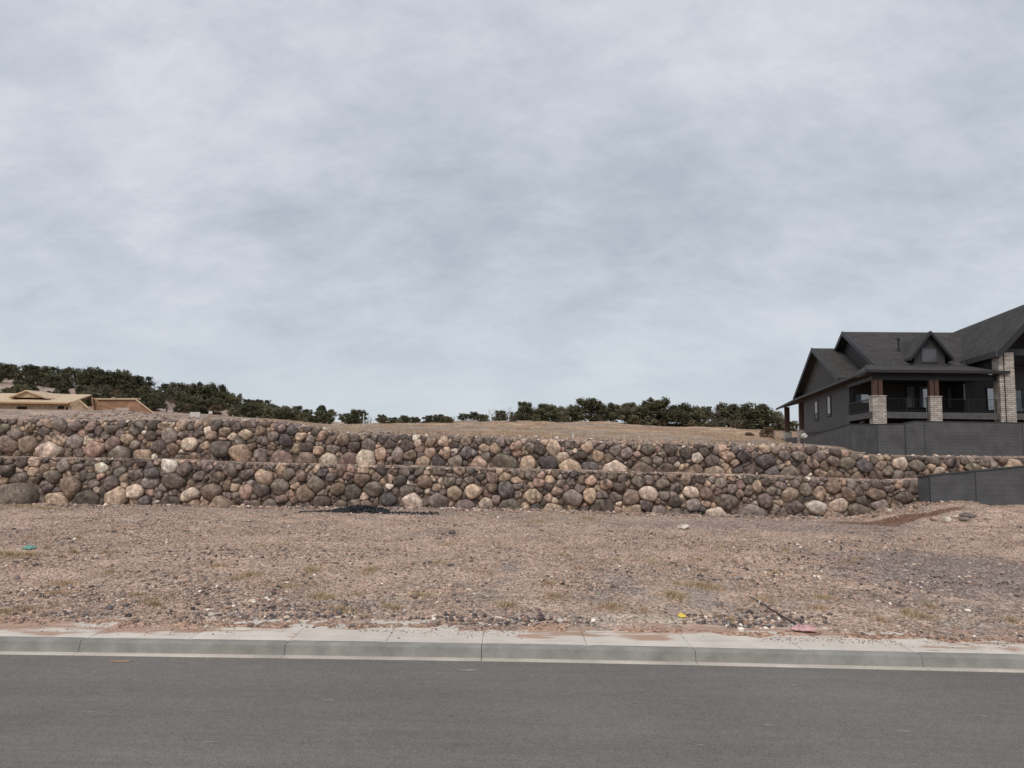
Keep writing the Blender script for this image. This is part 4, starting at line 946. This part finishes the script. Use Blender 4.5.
for row, (f0, step) in enumerate(((.12, 12), (.3, 12), (.48, 13), (.64, 13), (.8, 14), (.94, 15))):
    px = -45 + tr.uniform(0, 12)
    while px < 375 - row * 6:
        Y = lerp(190 - px * .12, 118, f0) + tr.uniform(-5, 5)
        kind = tr.choices(['green', 'olive', 'tall', 'bare', 'brown'], [5.5, 3, .5, 1.6, .6])[0]
        if vn(np.array([px * .075]), np.array([row * 1.3]), 1, 77)[0] > (.40 if px > 150 else .47) and tr.random() < .92: plant(px + tr.uniform(-4, 4), Y, tr.uniform(8, 14) * (1 if px < 300 else .75), kind, 'dark scrubby tree in the mass covering the left hillside below the skyline', 'trees covering the left hillside', tr.uniform(1.0, 1.4))
        px += step * tr.uniform(.7, 1.3) * (1.0 if px < 280 else .85)

# ================= dry grass =================
def grass(name, label, spots, seed, blade=(.04, .12), n=420, colr=(.49, .37, .24), zf=lot_z):
    g = np.random.default_rng(seed); V = []; C = []
    for (x, y, rx, ry, m_) in spots:
        k = int(n * m_); a = g.uniform(0, 6.283, k); rr = np.abs(g.normal(0, .6, k)); X = x + rx * rr * np.cos(a); Y = y + ry * rr * np.sin(a); Z = zf(X, Y)
        h = g.uniform(*blade, k); w = h * .04 + .003; t = g.uniform(0, 6.283, k); lean = g.uniform(.1, .9, k) * h
        base = np.stack([X, Y, Z - .01], 1); side = np.stack([np.cos(t), np.sin(t), t * 0], 1) * w[:, None]
        tip = base + np.stack([np.cos(t + 1.3) * lean, np.sin(t + 1.3) * lean, h], 1)
        V.append(np.stack([base - side, base + side, tip], 1).reshape(-1, 3))
        C.append(np.repeat(np.array(colr)[None] * g.uniform(.7, 1.25, (k, 1)), 3, 0))
    V = np.concatenate(V); C = np.concatenate(C); Fc = np.arange(len(V)).reshape(-1, 3)
    return tag(link(name, npmesh(name, V, Fc, C), M['grass']), label, 'grass', kind='stuff')
grass('dry_grass', 'thin straw-yellow grass tufts scattered on the gravel lot', GS, 3)
g = np.random.default_rng(8); sp = []
for _ in range(1500):
    px = g.uniform(260, 790); Y = g.uniform(36, 112); X = ray(px, 425)[0] * Y
    if fbm(np.array([X]), np.array([Y]), .15, 97)[0] > .42: sp.append((X, Y, .7, .7, .22))
grass('field_grass', 'dry straw-coloured grass over the sloping field behind the wall', sp, 12, (.08, .26), 90, (.44, .32, .19), lambda X, Y: hill_z(X, Y))

# ================= small things =================
def place(px, py):
    a, b = ray(px, py); Y = np.arange(11.0, 29.6, .03); d = (EYE + b * Y) - lot_z(a * Y, Y)
    k = int(np.argmax(d < 0)) if (d < 0).any() else len(Y) - 1
    return Vector((a * Y[k], Y[k], float(lot_z(a * Y[k], Y[k]))))

def rock(px, py, wpx, hpx, colr, label, Yfix=None, seed=0, group=None):
    p = place(px, py + hpx * .45)
    g = np.random.default_rng(seed); B, Fc = ICO3; w = 0
    for _ in range(5): w = w + np.sin(B @ g.normal(0, 2.6, 3) + g.uniform(0, 6.28))
    pl = g.normal(0, 1, (9, 3)); pl /= np.linalg.norm(pl, axis=1)[:, None]; t = (np.clip(B @ pl.T, 0, 1) / g.uniform(.72, .98, 9)[None]) ** 9
    rr = (t.sum(1) + 1) ** (-1 / 9) * (1 + .03 * w); a = wpx / F * p.y / 2; b = hpx / F * p.y / 2
    V = B * rr[:, None] * np.array([a, (a + b) / 2, b])[None]
    C = np.array(PAL[colr])[None] * (1 + .08 * w[:, None])
    o = link('rock', npmesh('rock', V, Fc, np.clip(C, .02, .8), smooth=True), M['rock']); o.location = (p.x, p.y, p.z + b * .55); tag(o, label, 'rock', group)
rock(683, 526, 13, 7, 'white', 'pale angular rock alone on the gravel before the wall, right of centre', seed=4)
rock(946, 519, 8, 7, 'white', 'whitish rock at the left end of the rock cluster below the dark wall', seed=5, group='rocks below the dark wall')
rock(955, 515.5, 8, 4, 'cream', 'small cream rock between whitish and purple rocks below the dark wall', seed=6, group='rocks below the dark wall')
rock(968, 514.5, 16, 6, 'purple', 'flat purple-grey rock, largest of the cluster below the dark wall', seed=7, group='rocks below the dark wall')
rock(964, 519, 10, 5, 'grey', 'grey rock just under the purple-grey rock below the dark wall', seed=8, group='rocks below the dark wall')
rock(934, 518.5, 9, 5, 'pink', 'pinkish flat rock on the earth bank, left of the rock cluster', seed=9, group='rocks below the dark wall')
rock(988, 518, 7, 4, 'cream', 'small cream rock at the right end of the rock cluster', seed=10, group='rocks below the dark wall')
rock(445, 594, 8, 5, 'tan', 'lone tan stone on the middle of the lot', seed=11)
rock(452, 532, 7, 5, 'slate', 'dark stone lying on the gravel right of the black scrap heap', seed=12)
rock(212, 614, 8, 5, 'white', 'whitish stone near the sidewalk, left side of the lot', seed=13)
rock(851, 597, 7, 3.4, 'rose', 'dull red stone left of the weathered stick', seed=14)

def crumple(name, px, py, w, d, h, material, label, seed, rot=0, cat='litter'):
    g = np.random.default_rng(seed); c = place(px, py); V, Q = grid(np.linspace(-1, 1, 18), np.linspace(-1, 1, 14), lambda x, y: x * 0)
    e = 1 - .35 * vn(V[:, 0] * 2 + seed, V[:, 1] * 2, 1, seed); rr = np.maximum(np.abs(V[:, 0]), np.abs(V[:, 1]))
    x = V[:, 0] * w / 2 * e; y = V[:, 1] * d / 2 * e
    z = h * (vn(V[:, 0] * 2.2, V[:, 1] * 2.2, 1, seed + 1) * .8 + .3 * vn(V[:, 0] * 6, V[:, 1] * 6, 1, seed + 2)) * (1.1 - rr ** 3)
    ca, sa = math.cos(rot), math.sin(rot); P_ = np.stack([x * ca - y * sa, x * sa + y * ca, z + .012], 1)
    me = npmesh(name, P_, Q, smooth=True); o = link(name, me, M[material]); o.location = c
    s = o.modifiers.new('thickness', 'SOLIDIFY'); s.thickness = .004; tag(o, label, cat); return o
crumple('plastic_scrap', 29, 549, .24, .34, .10, 'green_plastic', 'crumpled teal green plastic scrap on the gravel near the left edge', 3)
crumple('plastic_scrap', 682, 617.5, .16, .17, .07, 'yellow_plastic', 'small bright yellow plastic scrap on the dirt behind the sidewalk', 5)
crumple('plastic_bag', 804, 631, .42, .22, .10, 'pink_plastic', 'crumpled pink and red plastic bag at the lower end of the dark rod', 7, rot=-.45)
a = place(750, 601); b = place(796, 629); m = MB(); up = Vector((0, 0, .05)); mid = a.lerp(b, .23)
rodo = empty('metal_rod', tuple(b)); tag(rodo, 'thin dark rod with a white cross strip lying by the sidewalk', 'rod')
m.tube(a - b + up * 1.6, up * 1.2, .012, .018, 8); m.build('shaft', M['rod'], rodo)
m = MB(); q = mid - b + up * 1.6; m.tube(q + Vector((.04, .06, .03)), q + Vector((-.05, -.14, .0)), .011, .011, 6); m.build('white_strip', M['white'], rodo); m = MB(); m.tube(a - b + up * 1.8, a - b + up * 1.8 + Vector((.03, -.06, 0)), .012, .01, 6); m.build('white_tip', M['white'], rodo)
a = place(868, 595); b = place(907, 610); d = b - a; m = MB(); L_ = [a + d * t + Vector((0, .05 * math.sin(t * 9), .05 + .02 * math.sin(t * 7))) for t in (0, .25, .5, .75, 1)]
for p, q in zip(L_[:-1], L_[1:]): m.tube(p, q, .014, .018, 6)
m.tube(L_[2], L_[2] + Vector((.22, -.16, .05)), .01, .006, 5)
tag(m.build('stick', M['stick'], None, org=a), 'weathered forked stick lying on the gravel, right side of the lot', 'stick')
# heap of black scraps at the foot of the wall
g = np.random.default_rng(44); V = []; Q = []
def flake(c, s):
    a = g.normal(0, 1, 3); a /= np.linalg.norm(a); b = np.cross(a, g.normal(0, 1, 3)); b /= np.linalg.norm(b); c2 = np.cross(a, b) * s * .12; n = len(V)
    for k in (-1, 1):
        for u, w in ((-1, -.6), (1, -.4), (.8, .6), (-.7, .5)): V.append(c + a * s * u * g.uniform(.7, 1.2) + b * s * w + c2 * k)
    for q in ((3, 2, 1, 0), (4, 5, 6, 7), (0, 1, 5, 4), (1, 2, 6, 5), (2, 3, 7, 6), (3, 0, 4, 7)): Q.append([n + i for i in q])
c0 = place(360, 511.5)
for _ in range(900):
    fx = g.uniform(-1, 1); px_ = 358 + fx * 30; prof = max(0, 1 - abs((px_ - 362) / 29) ** 1.6)
    x = ray(px_, 508)[0] * c0.y; y = c0.y + g.uniform(-.7, .5); hh = prof * .26 * max(0, 1 - abs(y - c0.y) / .9)
    V0 = np.array([x, y, float(lot_z(x, y)) + g.uniform(0, 1) * hh]); flake(V0, g.uniform(.03, .09))
for _ in range(500):
    px_ = g.choice([g.uniform(300, 345), g.uniform(380, 440)]) ; x = ray(px_, 510)[0] * c0.y; y = c0.y - .35 + g.normal(0, .22) - (px_ - 360) * .002
    flake(np.array([x, y, float(lot_z(x, y)) + .02]), g.uniform(.02, .06))
V = np.array(V) - np.array(c0)[None]; o = link('scrap_heap', npmesh('scrap_heap', V, np.array(Q)), M['black_scrap']); o.location = c0
tag(o, 'low heap of black scraps against the foot of the lower boulder wall', 'debris', kind='stuff')
# far markers
def sign(name, px, py, w, h, Y, label, cat='sign', post=.9):
    c = at(px, py, Y); o = empty(name, (c.x, c.y, c.z - post)); tag(o, label, cat)
    m = MB(); m.box(-w / 2, w / 2, -.02, .02, post - h / 2, post + h / 2); m.build('panel', M['white'], o)
    m = MB()
    for s in (-w * .38, w * .38): m.box(s - .03, s + .03, .022, .08, -.6, post + h / 2 - .05)
    m.build('post', M['stud'], o)
sign('notice_board', 195, 414.5, .95, .46, 66, 'white rectangular board standing on the bank before the wooded hill')
sign('small_sign', 210.5, 412.5, .34, .28, 66, 'small white sign just right of the white board')
def stake(px, y0, y1, w, Y, label, name='marker_post', material='white'):
    a = at(px, y1, Y); b = at(px, y0, Y); m = MB(); m.box(-w, w, -w, w, -.4, b.z - a.z); m.box(-w * 1.6, w * 1.6, -w * 1.5, w * 1.5, b.z - a.z - .001 + .001, b.z - a.z + w)
    o = m.build(name, M[material]); o.location = a; tag(o, label, 'post')
stake(363.5, 414, 421.5, .035, 60, 'white marker post at the left end of the field')
stake(573, 433.5, 435.5, .05, 40, 'short white survey marker behind the wall at the centre')
stake(624, 434, 440.5, .02, 40, 'thin pale survey stake, left of two behind the wall', 'survey_stake'); stake(639, 435, 441.5, .02, 40, 'thin pale survey stake, right of two behind the wall', 'survey_stake')
stake(720, 402, 418, .05, 118, 'dark pole rising among the trees left of the dark house', 'pole', 'bark')
# pale wrapped bundle by the back of the house
c = at(804, 436, 50); m = MB(); g = random.Random(5)
bm = bmesh.new(); bmesh.ops.create_icosphere(bm, subdivisions=3, radius=.2)
for v_ in bm.verts: v_.co *= 1 + .35 * math.sin(v_.co.x * 17 + 1) * math.sin(v_.co.y * 13 + v_.co.z * 15)
me = bpy.data.meshes.new('bundle'); bm.to_mesh(me); bm.free(); o = link('wrapped_bundle', me, M['white']); o.location = c; o.scale = (1.1, 1, .9); tag(o, 'pale crumpled bundle on the bank at the corner of the dark house', 'bundle')

# ================= camera, sky, sun =================
cam = bpy.data.cameras.new('camera'); co = bpy.data.objects.new('camera', cam); COL.objects.link(co); scene.camera = co
cam.sensor_fit = 'HORIZONTAL'; cam.sensor_width = 36; cam.lens = 36 * F / 1024; cam.clip_end = 6000; cam.clip_start = .1
co.location = (0, 0, EYE)
co.matrix_world = Matrix.Translation((0, 0, EYE)) @ Matrix.Rotation(R(90) + PITCH, 4, 'X') @ Matrix.Rotation(ROLL, 4, 'Z')
w = bpy.data.worlds.new('World'); scene.world = w; w.use_nodes = True; nt = w.node_tree; N = nt.nodes; L = nt.links; N.clear()
EL, AZ = R(48), R(205)      # sun high behind the viewer, a little to the left; azimuth from +Y clockwise
sky = N.new('ShaderNodeTexSky'); sky.sky_type = 'NISHITA'; sky.sun_disc = False; sky.sun_elevation = EL; sky.sun_rotation = AZ
bg1 = N.new('ShaderNodeBackground'); bg1.inputs['Strength'].default_value = .1; L.new(sky.outputs[0], bg1.inputs['Color'])
tc = N.new('ShaderNodeTexCoord'); se = N.new('ShaderNodeSeparateXYZ'); L.new(tc.outputs['Generated'], se.inputs[0])
def math_(op, a, b=None, clamp=False):
    n = N.new('ShaderNodeMath'); n.operation = op; n.use_clamp = clamp
    for i, v in enumerate((a, b)):
        if v is None: continue
        if isinstance(v, (int, float)): n.inputs[i].default_value = v
        else: L.new(v, n.inputs[i])
    return n.outputs[0]
zc = math_('ADD', math_('MAXIMUM', se.outputs[2], 0), .5)
cb = N.new('ShaderNodeCombineXYZ'); L.new(math_('DIVIDE', se.outputs[0], zc), cb.inputs[0]); L.new(math_('DIVIDE', se.outputs[1], zc), cb.inputs[1])
def noise(sc, det, rough, dist, off, stretch=(1, 1, 1), rot=0):
    mp = N.new('ShaderNodeMapping'); mp.inputs['Location'].default_value = off; mp.inputs['Scale'].default_value = stretch; mp.inputs['Rotation'].default_value = (0, 0, rot)
    L.new(cb.outputs[0], mp.inputs[0]); n = N.new('ShaderNodeTexNoise'); n.inputs['Scale'].default_value = sc; n.inputs['Detail'].default_value = det
    n.inputs['Roughness'].default_value = rough; n.inputs['Distortion'].default_value = dist; L.new(mp.outputs[0], n.inputs['Vector']); return n.outputs['Fac']
big = noise(.8, 4, .5, .2, (3.1, 1.7, 0), (1, 1.1, 1), .35); mid = noise(2.3, 9, .6, .12, (.4, 5.2, 0), (1, 1.12, 1), .5); fine = noise(6.5, 10, .66, .2, (2, 8, 1), (1, 1.7, 1), .85)
s = math_('ADD', math_('ADD', math_('MULTIPLY', big, .34), math_('MULTIPLY', mid, .38)), math_('MULTIPLY', fine, .28))
cr = N.new('ShaderNodeValToRGB'); e = cr.color_ramp.elements
e[0].position = .41; e[0].color = (.47, .515, .585, 1); e[1].position = .59; e[1].color = (.71, .735, .79, 1)
m1 = e.new(.50); m1.color = (.58, .62, .685, 1)
L.new(s, cr.inputs[0])
# overcast brightens towards the horizon, where the deck thins
hz = N.new('ShaderNodeMapRange'); hz.interpolation_type = 'SMOOTHSTEP'; hz.inputs['From Min'].default_value = .30; hz.inputs['From Max'].default_value = .0; hz.inputs['To Min'].default_value = 0; hz.inputs['To Max'].default_value = .75
L.new(se.outputs[2], hz.inputs['Value'])
mx = N.new('ShaderNodeMix'); mx.data_type = 'RGBA'; L.new(hz.outputs[0], mx.inputs['Factor']); L.new(cr.outputs[0], mx.inputs[6]); mx.inputs[7].default_value = (.62, .68, .735, 1)
bg2 = N.new('ShaderNodeBackground'); L.new(mx.outputs[2], bg2.inputs['Color']); bg2.inputs['Strength'].default_value = 1.0
ms = N.new('ShaderNodeMixShader'); ms.inputs[0].default_value = .93; L.new(bg1.outputs[0], ms.inputs[1]); L.new(bg2.outputs[0], ms.inputs[2])
out = N.new('ShaderNodeOutputWorld'); L.new(ms.outputs[0], out.inputs[0])
sl = bpy.data.lights.new('sun', 'SUN'); sl.energy = 1.75; sl.angle = R(25); sl.color = (1, .93, .84); so = bpy.data.objects.new('sun', sl); COL.objects.link(so)
dirv = Vector((math.sin(AZ) * math.cos(EL), math.cos(AZ) * math.cos(EL), math.sin(EL))); so.rotation_euler = dirv.to_track_quat('Z', 'Y').to_euler(); so.location = (0, -5, 30)
vs = scene.view_settings; vs.view_transform = 'Standard'; vs.look = 'None'; vs.exposure = 0; vs.gamma = 1; vs.use_curve_mapping = False
scene.render.engine = 'CYCLES'; scene.cycles.use_denoising = True; scene.cycles.max_bounces = 5
